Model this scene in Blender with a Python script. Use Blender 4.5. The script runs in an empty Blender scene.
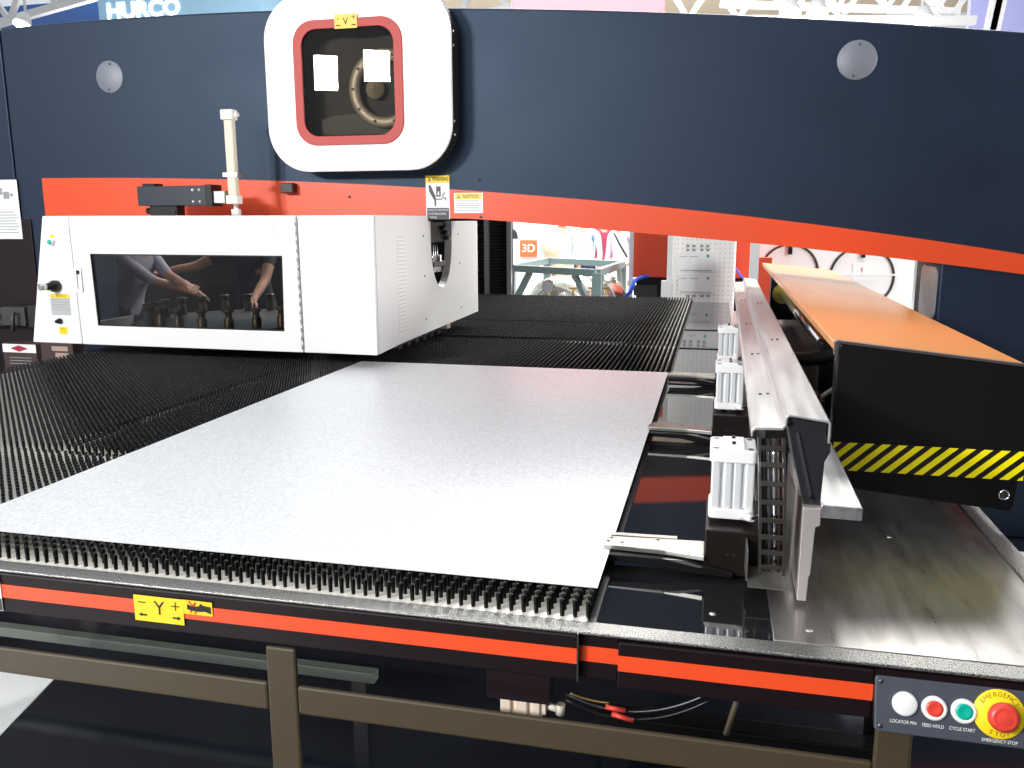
import bpy, bmesh, math, random
import numpy as np
from mathutils import Vector, Matrix
random.seed(4)
S = bpy.context.scene
COL = S.collection
R = math.radians

# ------------------------------------------------------------ camera
F_PX, PITCH, YAW, ROLL = 852.0, R(10.85), R(13.4), R(-0.2)
CAM = Vector((0, 0, 1.6))
fw = Vector((-math.sin(YAW)*math.cos(PITCH), math.cos(YAW)*math.cos(PITCH), -math.sin(PITCH)))
rt0 = Vector((math.cos(YAW), math.sin(YAW), 0)); up0 = rt0.cross(fw)
rt = rt0*math.cos(ROLL)+up0*math.sin(ROLL); up = -rt0*math.sin(ROLL)+up0*math.cos(ROLL)
cd = bpy.data.cameras.new('camera'); cam = bpy.data.objects.new('camera', cd); COL.objects.link(cam)
M = Matrix((rt, up, -fw)).transposed().to_4x4(); M.translation = CAM
cam.matrix_world = M
cd.sensor_width = 36; cd.lens = 36*F_PX/1024; cd.clip_start = 0.02; cd.clip_end = 300
S.camera = cam
def ray(px, py): return fw + rt*((px-512)/F_PX) + up*((384-py)/F_PX)
def atY(px, py, Y): d = ray(px, py); return CAM + d*(Y/d.y)
def atZ(px, py, Z): d = ray(px, py); return CAM + d*((Z-1.6)/d.z)
def atX(px, py, X): d = ray(px, py); return CAM + d*(X/d.x)

# ------------------------------------------------------------ view, world, lamps
S.view_settings.view_transform = 'Standard'; S.view_settings.look = 'None'
S.view_settings.gamma = 1; S.view_settings.use_curve_mapping = False
S.view_settings.exposure = 0.0
w = bpy.data.worlds.new('hall_daylight'); S.world = w; w.use_nodes = True
nt = w.node_tree; bg = nt.nodes['Background']
tc = nt.nodes.new('ShaderNodeTexCoord'); sp = nt.nodes.new('ShaderNodeSeparateXYZ')
nt.links.new(tc.outputs['Generated'], sp.inputs[0])
mr = nt.nodes.new('ShaderNodeMapRange'); mr.inputs['From Min'].default_value = -0.4; mr.inputs['From Max'].default_value = 1.2
sb_ = nt.nodes.new('ShaderNodeMath'); sb_.operation = 'SUBTRACT'; nt.links.new(sp.outputs['X'], sb_.inputs[0]); nt.links.new(sp.outputs['Y'], sb_.inputs[1])
nt.links.new(sb_.outputs[0], mr.inputs['Value'])
cr = nt.nodes.new('ShaderNodeValToRGB'); cr.color_ramp.elements[0].color = (0.92, 0.96, 1.02, 1); cr.color_ramp.elements[1].color = (0.16, 0.16, 0.18, 1)
nt.links.new(mr.outputs[0], cr.inputs[0])
mz = nt.nodes.new('ShaderNodeMapRange'); mz.inputs['From Min'].default_value = -0.05; mz.inputs['From Max'].default_value = 0.45
mz.inputs['To Min'].default_value = 0.45; mz.inputs['To Max'].default_value = 1.05
nt.links.new(sp.outputs['Z'], mz.inputs['Value'])
mx = nt.nodes.new('ShaderNodeMix'); mx.data_type = 'RGBA'; mx.blend_type = 'MULTIPLY'; mx.inputs[0].default_value = 1
nt.links.new(cr.outputs[0], mx.inputs[6]); nt.links.new(mz.outputs[0], mx.inputs[7])
nt.links.new(mx.outputs[2], bg.inputs['Color']); bg.inputs['Strength'].default_value = 1.0

def area(name, loc, target, sx, sy, power, color=(1, 1, 1)):
    l = bpy.data.lights.new(name, 'AREA'); l.shape = 'RECTANGLE'; l.size = sx; l.size_y = sy; l.energy = power; l.color = color
    o = bpy.data.objects.new(name, l); COL.objects.link(o); o.location = loc
    o.rotation_euler = (Vector(target)-Vector(loc)).to_track_quat('-Z', 'Y').to_euler(); return o
def mirrored(px, py, Ym, Yl):            # where a lamp hangs whose reflection in the cover window falls at this spot
    p = atY(px, py, 2*Ym-Yl); return (p.x, Yl, p.z)
area('hall_and_fill_lamp', mirrored(326, 73, 4.448, -4.4), (-1.5, 4.2, 1.7), 0.36, 0.52, 330, (1.0, 0.98, 0.95))
area('hall_and_fill_lamp', mirrored(377, 66, 4.448, -4.4), (-1.5, 4.2, 1.7), 0.40, 0.46, 330, (1.0, 0.98, 0.95))
area('hall_and_fill_lamp', (-2.9, -4.2, 4.0), (0.3, 3.2, 1.3), 2.2, 1.2, 190, (0.93, 0.97, 1.0))  # broad unseen fill added behind the camera for front light
area('hall_and_fill_lamp', (-0.6, 2.0, 7.5), (-0.6, 3.2, 0.9), 4.5, 3.0, 60, (1.0, 0.99, 0.97))
area('hall_and_fill_lamp', (3.2, 8.2, 2.9), (-1.57, 4.6, 1.3), 1.2, 1.6, 70, (1.0, 0.98, 0.95))  # unseen fill added beyond the bridge to brighten the guard's side panel
area('hall_and_fill_lamp', (6.2, 4.42, 2.1), (-1.57, 4.2, 1.3), 1.0, 1.6, 420, (1.0, 0.99, 0.97))  # unseen fill added level with the bridge face, lights the guard's right side
for x_ in (-14.0, -1.0): area('roof_fill_light', (x_, 21, 4.2), (x_+1.5, 25, 8.6), 5.0, 2.0, 1000, (1.0, 0.98, 0.94))  # fill added out of sight behind the bridge to brighten roof and trusses
area('hall_and_fill_lamp', (-1.0, 10.3, 6.5), (-0.8, 11.2, 0.0), 9.0, 2.5, 1900, (1.0, 0.99, 0.96))

# ------------------------------------------------------------ materials
def lin(c):
    if isinstance(c, str):
        c = [int(c[i:i+2], 16)/255 for i in (0, 2, 4)]
        c = [x/12.92 if x <= 0.04045 else ((x+0.055)/1.055)**2.4 for x in c]
    return (*c[:3], 1)
MATS = {}
def mat(name, col, rough=0.5, metal=0.0, bump=0, bscale=200, vary=0, vscale=4, emit=0, spec=None, stretch=None, coat=0):
    if name in MATS: return MATS[name]
    m = bpy.data.materials.new(name); m.use_nodes = True; n = m.node_tree; b = n.nodes['Principled BSDF']
    b.inputs['Base Color'].default_value = lin(col); b.inputs['Roughness'].default_value = rough; b.inputs['Metallic'].default_value = metal
    if spec is not None: b.inputs['Specular IOR Level'].default_value = spec
    if coat: b.inputs['Coat Weight'].default_value = coat; b.inputs['Coat Roughness'].default_value = 0.08
    t = n.nodes.new('ShaderNodeTexCoord'); mp = n.nodes.new('ShaderNodeMapping'); n.links.new(t.outputs['Object'], mp.inputs[0])
    if stretch: mp.inputs['Scale'].default_value = stretch
    if vary:
        no = n.nodes.new('ShaderNodeTexNoise'); no.inputs['Scale'].default_value = vscale; no.inputs['Detail'].default_value = 6
        n.links.new(mp.outputs[0], no.inputs['Vector'])
        r = n.nodes.new('ShaderNodeValToRGB'); c = lin(col)
        r.color_ramp.elements[0].position = 0.3; r.color_ramp.elements[1].position = 0.7
        r.color_ramp.elements[0].color = (*[x*(1-vary) for x in c[:3]], 1); r.color_ramp.elements[1].color = (*[min(1, x*(1+vary)) for x in c[:3]], 1)
        n.links.new(no.outputs[0], r.inputs[0]); n.links.new(r.outputs[0], b.inputs['Base Color'])
        m2 = n.nodes.new('ShaderNodeMapRange'); m2.inputs['To Min'].default_value = max(0.02, rough*(1-vary)); m2.inputs['To Max'].default_value = min(1, rough*(1+vary))
        n.links.new(no.outputs[0], m2.inputs[0]); n.links.new(m2.outputs[0], b.inputs['Roughness'])
    if bump:
        no = n.nodes.new('ShaderNodeTexNoise'); no.inputs['Scale'].default_value = bscale; no.inputs['Detail'].default_value = 3
        n.links.new(mp.outputs[0], no.inputs['Vector'])
        bp = n.nodes.new('ShaderNodeBump'); bp.inputs['Strength'].default_value = bump; bp.inputs['Distance'].default_value = 0.002
        n.links.new(no.outputs[0], bp.inputs['Height']); n.links.new(bp.outputs[0], b.inputs['Normal'])
    if emit:
        b.inputs['Emission Color'].default_value = lin(col); b.inputs['Emission Strength'].default_value = emit
    MATS[name] = m; return m
def glass(name, tint, gloss=0.12, rough=0.0):
    m = bpy.data.materials.new(name); m.use_nodes = True; n = m.node_tree; n.nodes.clear()
    o = n.nodes.new('ShaderNodeOutputMaterial'); mixn = n.nodes.new('ShaderNodeMixShader')
    t = n.nodes.new('ShaderNodeBsdfTransparent'); t.inputs[0].default_value = (*tint, 1)
    g = n.nodes.new('ShaderNodeBsdfGlossy'); g.inputs['Roughness'].default_value = rough
    fr = n.nodes.new('ShaderNodeFresnel'); fr.inputs[0].default_value = 1.5
    n.links.new(fr.outputs[0], mixn.inputs[0]); n.links.new(t.outputs[0], mixn.inputs[1]); n.links.new(g.outputs[0], mixn.inputs[2])
    n.links.new(mixn.outputs[0], o.inputs[0]); MATS[name] = m; return m

NAVY = mat('navy_paint', (0.0065, 0.011, 0.026), 0.50, spec=0.62, bump=0.25, bscale=260, vary=0.12, vscale=3)
NAVY.node_tree.nodes['Principled BSDF'].inputs['Specular Tint'].default_value = (0.55, 0.75, 1.0, 1)
NAVY2 = mat('dark_maroon_paint', (0.014, 0.008, 0.011), 0.4, spec=0.25, bump=0.1, bscale=260)
ORANGE = mat('orange_paint', (0.76, 0.075, 0.018), 0.38, bump=0.12, bscale=260)
ORANGE2 = mat('orange_stripe_paint', (0.86, 0.075, 0.015), 0.45)
LIDOR = mat('orange_lid_paint', (0.84, 0.33, 0.07), 0.26, bump=0.05, bscale=150, coat=0.35)
WHITE = mat('white_powder_coat', (0.84, 0.84, 0.835), 0.35, bump=0.05, bscale=300)
OFFW = mat('cream_enamel', (0.66, 0.61, 0.49), 0.4)
BLACK = mat('black_paint', (0.007, 0.006, 0.007), 0.35, spec=0.25, bump=0.08, bscale=200)
BLACKP = mat('black_plastic', (0.008, 0.008, 0.008), 0.3)
CHAR = mat('charcoal_enamel', (0.022, 0.026, 0.036), 0.4)
FASCIA = mat('fascia_dark_enamel', (0.010, 0.005, 0.006), 0.45, spec=0.2)
RED = mat('red_enamel', (0.74, 0.075, 0.028), 0.45, bump=0.3, bscale=300)
SILV = mat('bare_aluminium', (0.62, 0.62, 0.62), 0.3, 0.85, vary=0.2, vscale=6, stretch=(12, 0.6, 12))
RAIL = mat('milled_aluminium', (0.52, 0.51, 0.50), 0.3, 0.55, vary=0.16, vscale=5, stretch=(10, 0.7, 10))
STEEL = mat('zinc_plated_steel', (0.72, 0.71, 0.68), 0.3, 0.9)
CHROME = mat('chrome', (0.8, 0.8, 0.8), 0.12, 1.0)
DSTEEL = mat('dark_steel', (0.12, 0.12, 0.12), 0.35, 0.8)
BED = mat('polished_black_slide', (0.012, 0.012, 0.014), 0.035, 0.0, spec=0.75)
PLATE = mat('brushed_steel_plate', (0.42, 0.40, 0.38), 0.30, 0.9, vary=0.25, vscale=5, stretch=(6, 1.0, 1), bump=0.05, bscale=60)
TUFT = mat('black_bristle', (0.0025, 0.0025, 0.0025), 0.3, spec=0.18)
BRUSHBED = mat('pale_brush_strip', (0.92, 0.88, 0.78), 0.2, 0.3)
TAUPE = mat('taupe_frame_paint', (0.058, 0.041, 0.020), 0.55, bump=0.1, bscale=120)
YEL = mat('yellow_label', (0.90, 0.64, 0.01), 0.5)
YEL2 = mat('pale_yellow_label', (0.88, 0.66, 0.10), 0.5)
INK = mat('black_ink', (0.008, 0.008, 0.008), 0.6)
PAPER = mat('white_label', (0.85, 0.86, 0.86), 0.5)
GREYP = mat('grey_label', (0.45, 0.46, 0.47), 0.5)
GREYTXT = mat('grey_print', (0.30, 0.31, 0.33), 0.6)
PANELG = mat('slate_panel', (0.060, 0.066, 0.085), 0.42, bump=0.05, bscale=300)
REDB = mat('red_button', (0.72, 0.055, 0.035), 0.35, bump=0.04)
GREENB = mat('green_button', (0.0, 0.42, 0.30), 0.3)
YELR = mat('yellow_ring', (0.93, 0.68, 0.01), 0.45)
SKIN = mat('skin', (0.42, 0.22, 0.14), 0.5)
HAIR = mat('dark_hair', (0.02, 0.014, 0.01), 0.6)
GREYSHIRT = mat('grey_shirt', (0.34, 0.32, 0.38), 0.8, bump=0.4, bscale=25)
DARKCL = mat('dark_cloth', (0.02, 0.022, 0.035), 0.8)
STANDG = mat('grey_green_paint', (0.22, 0.31, 0.31), 0.4)
TANK = mat('stainless_tank', (0.78, 0.74, 0.66), 0.2, 0.9)
COPPER = mat('brass', (0.62, 0.42, 0.14), 0.3, 0.9)
BLUEH = mat('blue_hose', (0.02, 0.09, 0.70), 0.4)
def galvanised():
    m = mat('speckled_galvanised_steel', (0.6, 0.6, 0.58), 0.35, 0.8, bump=0.5, bscale=420)
    n = m.node_tree; b = n.nodes['Principled BSDF']; t = n.nodes.new('ShaderNodeTexCoord')
    no = n.nodes.new('ShaderNodeTexNoise'); no.inputs['Scale'].default_value = 420; no.inputs['Detail'].default_value = 2
    n.links.new(t.outputs['Object'], no.inputs['Vector']); r = n.nodes.new('ShaderNodeValToRGB')
    r.color_ramp.elements[0].position = 0.38; r.color_ramp.elements[1].position = 0.62
    r.color_ramp.elements[0].color = (0.06, 0.06, 0.06, 1); r.color_ramp.elements[1].color = (0.50, 0.49, 0.46, 1)
    n.links.new(no.outputs[0], r.inputs[0]); n.links.new(r.outputs[0], b.inputs['Base Color']); return m
GALV = galvanised()
def sheetmat():
    m = mat('galvanised_sheet', (0.70, 0.71, 0.72), 0.40, 0.3, bump=0.25, bscale=160)
    n = m.node_tree; b = n.nodes['Principled BSDF']; t = n.nodes.new('ShaderNodeTexCoord')
    v = n.nodes.new('ShaderNodeTexVoronoi'); v.inputs['Scale'].default_value = 180
    n.links.new(t.outputs['Object'], v.inputs['Vector']); r = n.nodes.new('ShaderNodeValToRGB')
    r.color_ramp.elements[0].color = (0.62, 0.635, 0.65, 1); r.color_ramp.elements[1].color = (0.86, 0.87, 0.88, 1)
    n.links.new(v.outputs['Color'], r.inputs[0]); n.links.new(r.outputs[0], b.inputs['Base Color']); return m
SHEET = sheetmat()
def dots(name, base, ink, px, pz, rad, plane='XZ', stripes=False):
    m = mat(name, base, 0.4); n = m.node_tree; b = n.nodes['Principled BSDF']; t = n.nodes.new('ShaderNodeTexCoord')
    s = n.nodes.new('ShaderNodeSeparateXYZ'); n.links.new(t.outputs['Object'], s.inputs[0])
    def fr(ax, p):
        d = n.nodes.new('ShaderNodeMath'); d.operation = 'DIVIDE'; d.inputs[1].default_value = p; n.links.new(s.outputs[ax], d.inputs[0])
        f = n.nodes.new('ShaderNodeMath'); f.operation = 'FRACT'; n.links.new(d.outputs[0], f.inputs[0])
        g = n.nodes.new('ShaderNodeMath'); g.operation = 'SUBTRACT'; g.inputs[1].default_value = 0.5; n.links.new(f.outputs[0], g.inputs[0])
        h = n.nodes.new('ShaderNodeMath'); h.operation = 'ABSOLUTE'; n.links.new(g.outputs[0], h.inputs[0])
        l = n.nodes.new('ShaderNodeMath'); l.operation = 'LESS_THAN'; l.inputs[1].default_value = rad; n.links.new(h.outputs[0], l.inputs[0]); return l
    a = fr(plane[1], pz)
    out = a.outputs[0]
    if not stripes:
        c = fr(plane[0], px); k = n.nodes.new('ShaderNodeMath'); k.operation = 'MULTIPLY'
        n.links.new(a.outputs[0], k.inputs[0]); n.links.new(c.outputs[0], k.inputs[1]); out = k.outputs[0]
    x = n.nodes.new('ShaderNodeMix'); x.data_type = 'RGBA'; x.inputs[6].default_value = lin(base); x.inputs[7].default_value = lin(ink)
    n.links.new(out, x.inputs[0]); n.links.new(x.outputs[2], b.inputs['Base Color']); return m
VENT = dots('perforated_white_steel', (0.88, 0.88, 0.875), (0.42, 0.42, 0.42), 0.012, 0.0125, 0.17)
LOUV = dots('slotted_white_steel', (0.88, 0.88, 0.875), (0.66, 0.66, 0.66), 0.02, 0.02, 0.14, 'YZ', True)
TINT = glass('tinted_window_glass', (0.70, 0.70, 0.70))
TINT2 = glass('smoked_window_glass', (0.80, 0.78, 0.74))

# ------------------------------------------------------------ mesh helpers
ORG = {}
class MB:
    def __init__(s): s.v = []; s.f = []; s.sm = []; s.mi = []; s.cur = 0
    def add(s, vs, fs, smooth=False):
        o = len(s.v); s.v += [tuple(v) for v in vs]
        for f in fs: s.f.append(tuple(i+o for i in f)); s.sm.append(smooth); s.mi.append(s.cur)
        return s
    def box(s, x0, x1, y0, y1, z0, z1):
        v = [(x, y, z) for z in (z0, z1) for y in (y0, y1) for x in (x0, x1)]
        return s.add(v, [(0, 2, 3, 1), (4, 5, 7, 6), (0, 1, 5, 4), (2, 6, 7, 3), (0, 4, 6, 2), (1, 3, 7, 5)])
    def obox(s, c, ux, uy, uz, hx, hy, hz):
        c, ux, uy, uz = map(Vector, (c, ux, uy, uz)); v = []
        for z in (-1, 1):
            for y in (-1, 1):
                for x in (-1, 1): v.append(c+ux*hx*x+uy*hy*y+uz*hz*z)
        return s.add(v, [(0, 2, 3, 1), (4, 5, 7, 6), (0, 1, 5, 4), (2, 6, 7, 3), (0, 4, 6, 2), (1, 3, 7, 5)])
    def bar(s, a, b, hw, hh, upv=(0, 0, 1)):
        a, b = Vector(a), Vector(b); d = (b-a); L = d.length; d.normalize(); u = Vector(upv)
        sd = d.cross(u)
        if sd.length < 1e-4: sd = d.cross(Vector((1, 0, 0)))
        sd.normalize(); u = sd.cross(d)
        return s.obox((a+b)/2, d, sd, u, L/2, hw, hh)
    def prism(s, poly, axis, a0, a1):
        def mk(p, a):
            return {'Y': (p[0], a, p[1]), 'X': (a, p[0], p[1]), 'Z': (p[0], p[1], a)}[axis]
        n = len(poly); v = [mk(p, a0) for p in poly]+[mk(p, a1) for p in poly]
        return s.add(v, [tuple(range(n)), tuple(range(2*n-1, n-1, -1))]+[(i, (i+1) % n, (i+1) % n+n, i+n) for i in range(n)])
    def ringprism(s, outer, inner, axis, a0, a1):
        def mk(p, a):
            return {'Y': (p[0], a, p[1]), 'X': (a, p[0], p[1]), 'Z': (p[0], p[1], a)}[axis]
        n = len(outer); v = [mk(p, a) for pl, a in ((outer, a0), (inner, a0), (outer, a1), (inner, a1)) for p in pl]; f = []
        for i in range(n):
            j = (i+1) % n
            f += [(i, j, j+n, i+n), (i+2*n, i+3*n, j+3*n, j+2*n), (i, i+2*n, j+2*n, j), (i+n, j+n, j+3*n, i+3*n)]
        return s.add(v, f)
    def frame(s, d):
        d = Vector(d).normalized(); a = Vector((0, 0, 1)) if abs(d.z) < 0.9 else Vector((1, 0, 0))
        x = d.cross(a).normalized(); return x, d.cross(x)
    def cyl(s, a, b, r, n=16, r2=None):
        a, b = Vector(a), Vector(b); x, y = s.frame(b-a); r2 = r if r2 is None else r2; v = []
        for p, q in ((a, r), (b, r2)):
            for i in range(n):
                t = 2*math.pi*i/n; v.append(p+x*q*math.cos(t)+y*q*math.sin(t))
        s.add(v, [(i, (i+1) % n, (i+1) % n+n, i+n) for i in range(n)], True)
        o = len(s.v)-2*n
        s.f += [tuple(range(o+n-1, o-1, -1)), tuple(range(o+n, o+2*n))]; s.sm += [False, False]; s.mi += [s.cur]*2
        return s
    def lathe(s, prof, org, d, n=24, t0=0, t1=2*math.pi):
        org = Vector(org); d = Vector(d).normalized(); x, y = s.frame(d); v = []; m = len(prof)
        full = abs(t1-t0-2*math.pi) < 1e-6; k = n if full else n+1
        for i in range(k):
            t = t0+(t1-t0)*i/n
            for r, h in prof: v.append(org+d*h+x*r*math.cos(t)+y*r*math.sin(t))
        f = []
        for i in range(n):
            j = (i+1) % k
            for q in range(m-1): f.append((i*m+q, j*m+q, j*m+q+1, i*m+q+1))
        return s.add(v, f, True)
    def tube(s, pts, r, n=8):
        pts = [Vector(p) for p in pts]; v = []; m = len(pts)
        x = None
        for i, p in enumerate(pts):
            d = (pts[min(i+1, m-1)]-pts[max(i-1, 0)]).normalized()
            if x is None: x, _ = s.frame(d)
            x = (x-d*x.dot(d)).normalized(); y = d.cross(x)
            rr = r[i] if isinstance(r, (list, tuple)) else r
            for k in range(n):
                t = 2*math.pi*k/n; v.append(p+x*rr*math.cos(t)+y*rr*math.sin(t))
        f = [(i*n+k, i*n+(k+1) % n, (i+1)*n+(k+1) % n, (i+1)*n+k) for i in range(m-1) for k in range(n)]
        s.add(v, f, True); o = len(s.v)-m*n
        s.f += [tuple(range(o+n-1, o-1, -1)), tuple(range(o+(m-1)*n, o+m*n))]; s.sm += [False]*2; s.mi += [s.cur]*2
        return s
    def build(s, name, m, parent=None, bevel=0, seg=2, org=None):
        me = bpy.data.meshes.new(name)
        if parent is not None: org = ORG[parent.name]
        elif org is None:
            a = np.array(s.v); org = ((a[:, 0].min()+a[:, 0].max())/2, (a[:, 1].min()+a[:, 1].max())/2, a[:, 2].min())
        ov = Vector(org)
        me.from_pydata([Vector(p)-ov for p in s.v], [], s.f)
        me.polygons.foreach_set('use_smooth', s.sm); me.polygons.foreach_set('material_index', s.mi)
        for mm in (m if isinstance(m, (list, tuple)) else [m]): me.materials.append(mm)
        b = bmesh.new(); b.from_mesh(me); bmesh.ops.recalc_face_normals(b, faces=b.faces); b.to_mesh(me); b.free()
        o = bpy.data.objects.new(name, me); COL.objects.link(o); ORG[o.name] = tuple(org)
        if parent is not None: o.parent = parent
        else: o.location = org
        if bevel:
            bm_ = o.modifiers.new('bevel', 'BEVEL'); bm_.width = bevel; bm_.segments = seg; bm_.limit_method = 'ANGLE'; bm_.angle_limit = R(40)
        return o
def thing(name, loc, label, cat, group=None):
    o = bpy.data.objects.new(name, None); COL.objects.link(o); o.location = loc; o.empty_display_size = 0.05
    ORG[o.name] = tuple(loc); return tag(o, label, cat, group)
def tag(o, label, cat, group=None):
    o['label'] = label; o['category'] = cat
    if group: o['group'] = group
    return o
def struct(o): o['kind'] = 'structure'; return o
def lab(o, t): o['label'] = t; return o
def rrect(x0, x1, z0, z1, r, n=8):
    p = []
    for cx, cz, a in ((x1-r, z1-r, 0), (x0+r, z1-r, 90), (x0+r, z0+r, 180), (x1-r, z0+r, 270)):
        for i in range(n+1): t = R(a+90*i/n); p.append((cx+r*math.cos(t), cz+r*math.sin(t)))
    return p
# lettering: each entry (string, u, v, height); u, v measured in the sticker's own plane
def text_mesh(items, o, u, v, align='CENTER'):
    mb = MB(); o, u, v = Vector(o), Vector(u).normalized(), Vector(v).normalized(); nn = u.cross(v)
    for it in items:
        st, tu, tv, h = it[:4]; rot = it[4] if len(it) > 4 else 0; wid = it[5] if len(it) > 5 else 1; bold = it[6] if len(it) > 6 else 0
        cu = bpy.data.curves.new('t', 'FONT'); cu.body = st; cu.size = h/0.70; cu.align_x = align; cu.align_y = 'CENTER'; cu.resolution_u = 3; cu.offset = bold
        ob = bpy.data.objects.new('t', cu); COL.objects.link(ob)
        dg = bpy.context.evaluated_depsgraph_get(); me = bpy.data.meshes.new_from_object(ob.evaluated_get(dg))
        ca, sa = math.cos(rot), math.sin(rot)
        vs = [o+u*(tu+(p.co.x*ca*wid-p.co.y*sa))+v*(tv+(p.co.x*sa*wid+p.co.y*ca))+nn*0.0004 for p in me.vertices]
        mb.add(vs, [tuple(q.vertices) for q in me.polygons])
        bpy.data.objects.remove(ob); bpy.data.curves.remove(cu); bpy.data.meshes.remove(me)
    return mb
def decal(mb, o, u, v, polys, off=0.0003):
    o, u, v = Vector(o), Vector(u).normalized(), Vector(v).normalized(); nn = u.cross(v)
    for p in polys: mb.add([o+u*a+v*b+nn*off for a, b in p], [tuple(range(len(p)))])
    return mb
def rect(a, b, c, d): return [(a, c), (b, c), (b, d), (a, d)]
def plate(o, u, v, wd, ht, th=0.001):
    o, u, v = Vector(o), Vector(u).normalized(), Vector(v).normalized(); nn = u.cross(v)
    return MB().obox(o-nn*th/2, u, v, nn, wd/2, ht/2, th/2)
UX, UZ = (1, 0, 0), (0, 0, 1)

# ------------------------------------------------------------ floor and hall
FLOORM = mat('glossy_dark_floor', (0.010, 0.012, 0.018), 0.10, vary=0.2, vscale=2)
struct(MB().box(-30, 30, -12, 40, -0.1, 0).build('floor', FLOORM))
FLOORREFL = mat('white_floor_reflection', (0.90, 0.92, 0.94), 0.25)
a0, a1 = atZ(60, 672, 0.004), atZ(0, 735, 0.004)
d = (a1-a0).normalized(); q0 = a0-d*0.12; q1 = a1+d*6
struct(MB().prism([(q0.x, q0.y), (q1.x, q1.y), (q1.x-8, q1.y), (-9, q0.y)], 'Z', 0.0005, 0.004).build('floor_reflection', FLOORREFL))  # bright hall reflection on the dark floor, laid on as a white sheet
PALEF = mat('pale_carpet', (0.55, 0.52, 0.48), 0.9)
struct(MB().box(1.2, 6, 3.5, 4.4, 0.0005, 0.004).build('floor_carpet', PALEF))
HALLF = mat('pale_hall_floor', (0.62, 0.61, 0.60), 0.5)
struct(MB().box(-28, 28, 8.6, 39, 0.0005, 0.004).build('floor_hall', HALLF))
HW = mat('white_hall_wall', (0.85, 0.86, 0.88), 0.8)
struct(MB().box(-30, 30, 38, 38.3, 0, 12).build('wall_back', HW))

# ------------------------------------------------------------ punch press bridge
YB, YBB = 4.6, 5.12
tx = np.array([-4.27, -3.57, -2.56, -1.36, -1.09, .197, .80, 1.338]); tz = np.array([2.752, 2.762, 2.764, 2.703, 2.683, 2.583, 2.514, 2.447])
bx_ = np.array([-6, -4.08, -1.75, -1.45, -1.217, -.504, .253, .86, 1.448, 2.6]); bz = np.array([1.595, 1.60, 1.612, 1.620, 1.607, 1.545, 1.478, 1.413, 1.339, 1.17])
ux_ = np.array([-4.08, -2.658, -1.617, -1.092, .247, .95, 1.439]); uz = np.array([1.868, 1.838, 1.787, 1.739, 1.606, 1.512, 1.430])
ft, fu = np.polyfit(tx, tz, 3), np.polyfit(ux_, uz, 3)
top = lambda x: float(np.polyval(ft, x)); bot = lambda x: float(sum(np.interp(x+d_, bx_, bz) for d_ in (-.18, -.06, .06, .18))/4); upb = lambda x: float(np.polyval(fu, x))
press = thing('punch_press_bridge', (-1.2, 5.0, 0), 'long dark navy machine bridge with an orange band spanning above the brush table', 'machine frame')
XL, XR = -4.275, 2.6
xs = np.linspace(XL, XR, 41)
outline = [(x, top(x)) for x in xs[::-1]]+[(XL, 0), (-4.02, 0), (-4.02, bot(-4.02))]+[(x, bot(x)) for x in np.linspace(-3.9, 1.0, 25)]+[(1.075, bot(1.075)), (1.075, 0), (XR, 0)]
MB().prism(outline, 'Y', YB, YBB).build('bridge_body', NAVY, press, 0.012)
lp = [(-5.6, 2.74), (-5.6, 0), (-4.281, 0), (-4.281, top(-4.28))]
MB().prism(lp, 'Y', YB, YBB).build('end_panel', NAVY, press, 0.008)
MB().box(-5.6, -4.19, YB-0.012, YB-0.001, 0.02, 1.62).build('lower_panel', NAVY2, press, 0.004)
bxs = np.linspace(-4.08, XR, 60)
band = [(x, upb(x)) for x in bxs]+[(x, bot(x)-0.001) for x in bxs[::-1]]
MB().prism(band, 'Y', YB-0.005, YB+0.02).build('orange_band', ORANGE, press)
for px, py in ((110, 77), (857, 60)):
    p = atY(px, py, YB)
    g = MB().lathe([(0, 0.006), (0.088, 0.006), (0.092, 0.003), (0.092, -0.002)], (p.x, YB, p.z), (0, -1, 0), 40).build('inspection_cap', mat('satin_disc', (0.20, 0.215, 0.26), 0.5, 0.2, bump=0.5, bscale=150), press)
    for s in (-1, 1):
        MB().lathe([(0, 0.012), (0.005, 0.011), (0.007, 0.006)], (p.x+0.01*s, YB, p.z+0.072*s), (0, -1, 0), 10).build('screw', DSTEEL, g)
for px, py in ((350, 197), (447, 174), (481, 217), (479, 180)):
    p = atY(px, py, YB)
    MB().lathe([(0, 0.009), (0.006, 0.008), (0.008, 0.0)], (p.x, YB-0.004, p.z), (0, -1, 0), 10).build('screw', DSTEEL, press)

# lining of the right column: a pale rounded edge trim
MB().prism(rrect(YB+.03, YB+.36, 1.10, 1.365, 0.05, 6), 'X', 1.066, 1.0745).build('column_lining', mat('satin_grey', (0.35, 0.35, 0.36), 0.35, 0.3), press)

# ---- warning and notice stickers on the band
def header(o, wd, y0, y1, parent, txt, th, mat_=YEL, tm=INK):
    h = decal(MB(), o, UX, UZ, [rect(-wd/2, wd/2, y0, y1)]).build('header', mat_, parent)
    return h
p0, p1 = atY(425.5, 175.5, YB-.006), atY(450, 219.5, YB-.006)
sw, sh = p1.x-p0.x, p0.z-p1.z; so = Vector(((p0.x+p1.x)/2, YB-0.0065, (p0.z+p1.z)/2))
st = lab(plate(so, UX, UZ, sw, sh, 0.0012).build('warning_sticker', PAPER, press), 'tall warning sticker with a crushed hand pictogram')
header(so, sw, sh*0.33, sh*0.5, st, '', 0)
text_mesh([('WARNING', sw*0.12, sh*0.415, sh*0.085, 0, .66, .0006)], so-Vector((0, 0.0004, 0)), UX, UZ).build('lettering', INK, st)
tri = [(-sw*.40, sh*.37), (-sw*.28, sh*.37), (-sw*.34, sh*.46)]
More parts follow.
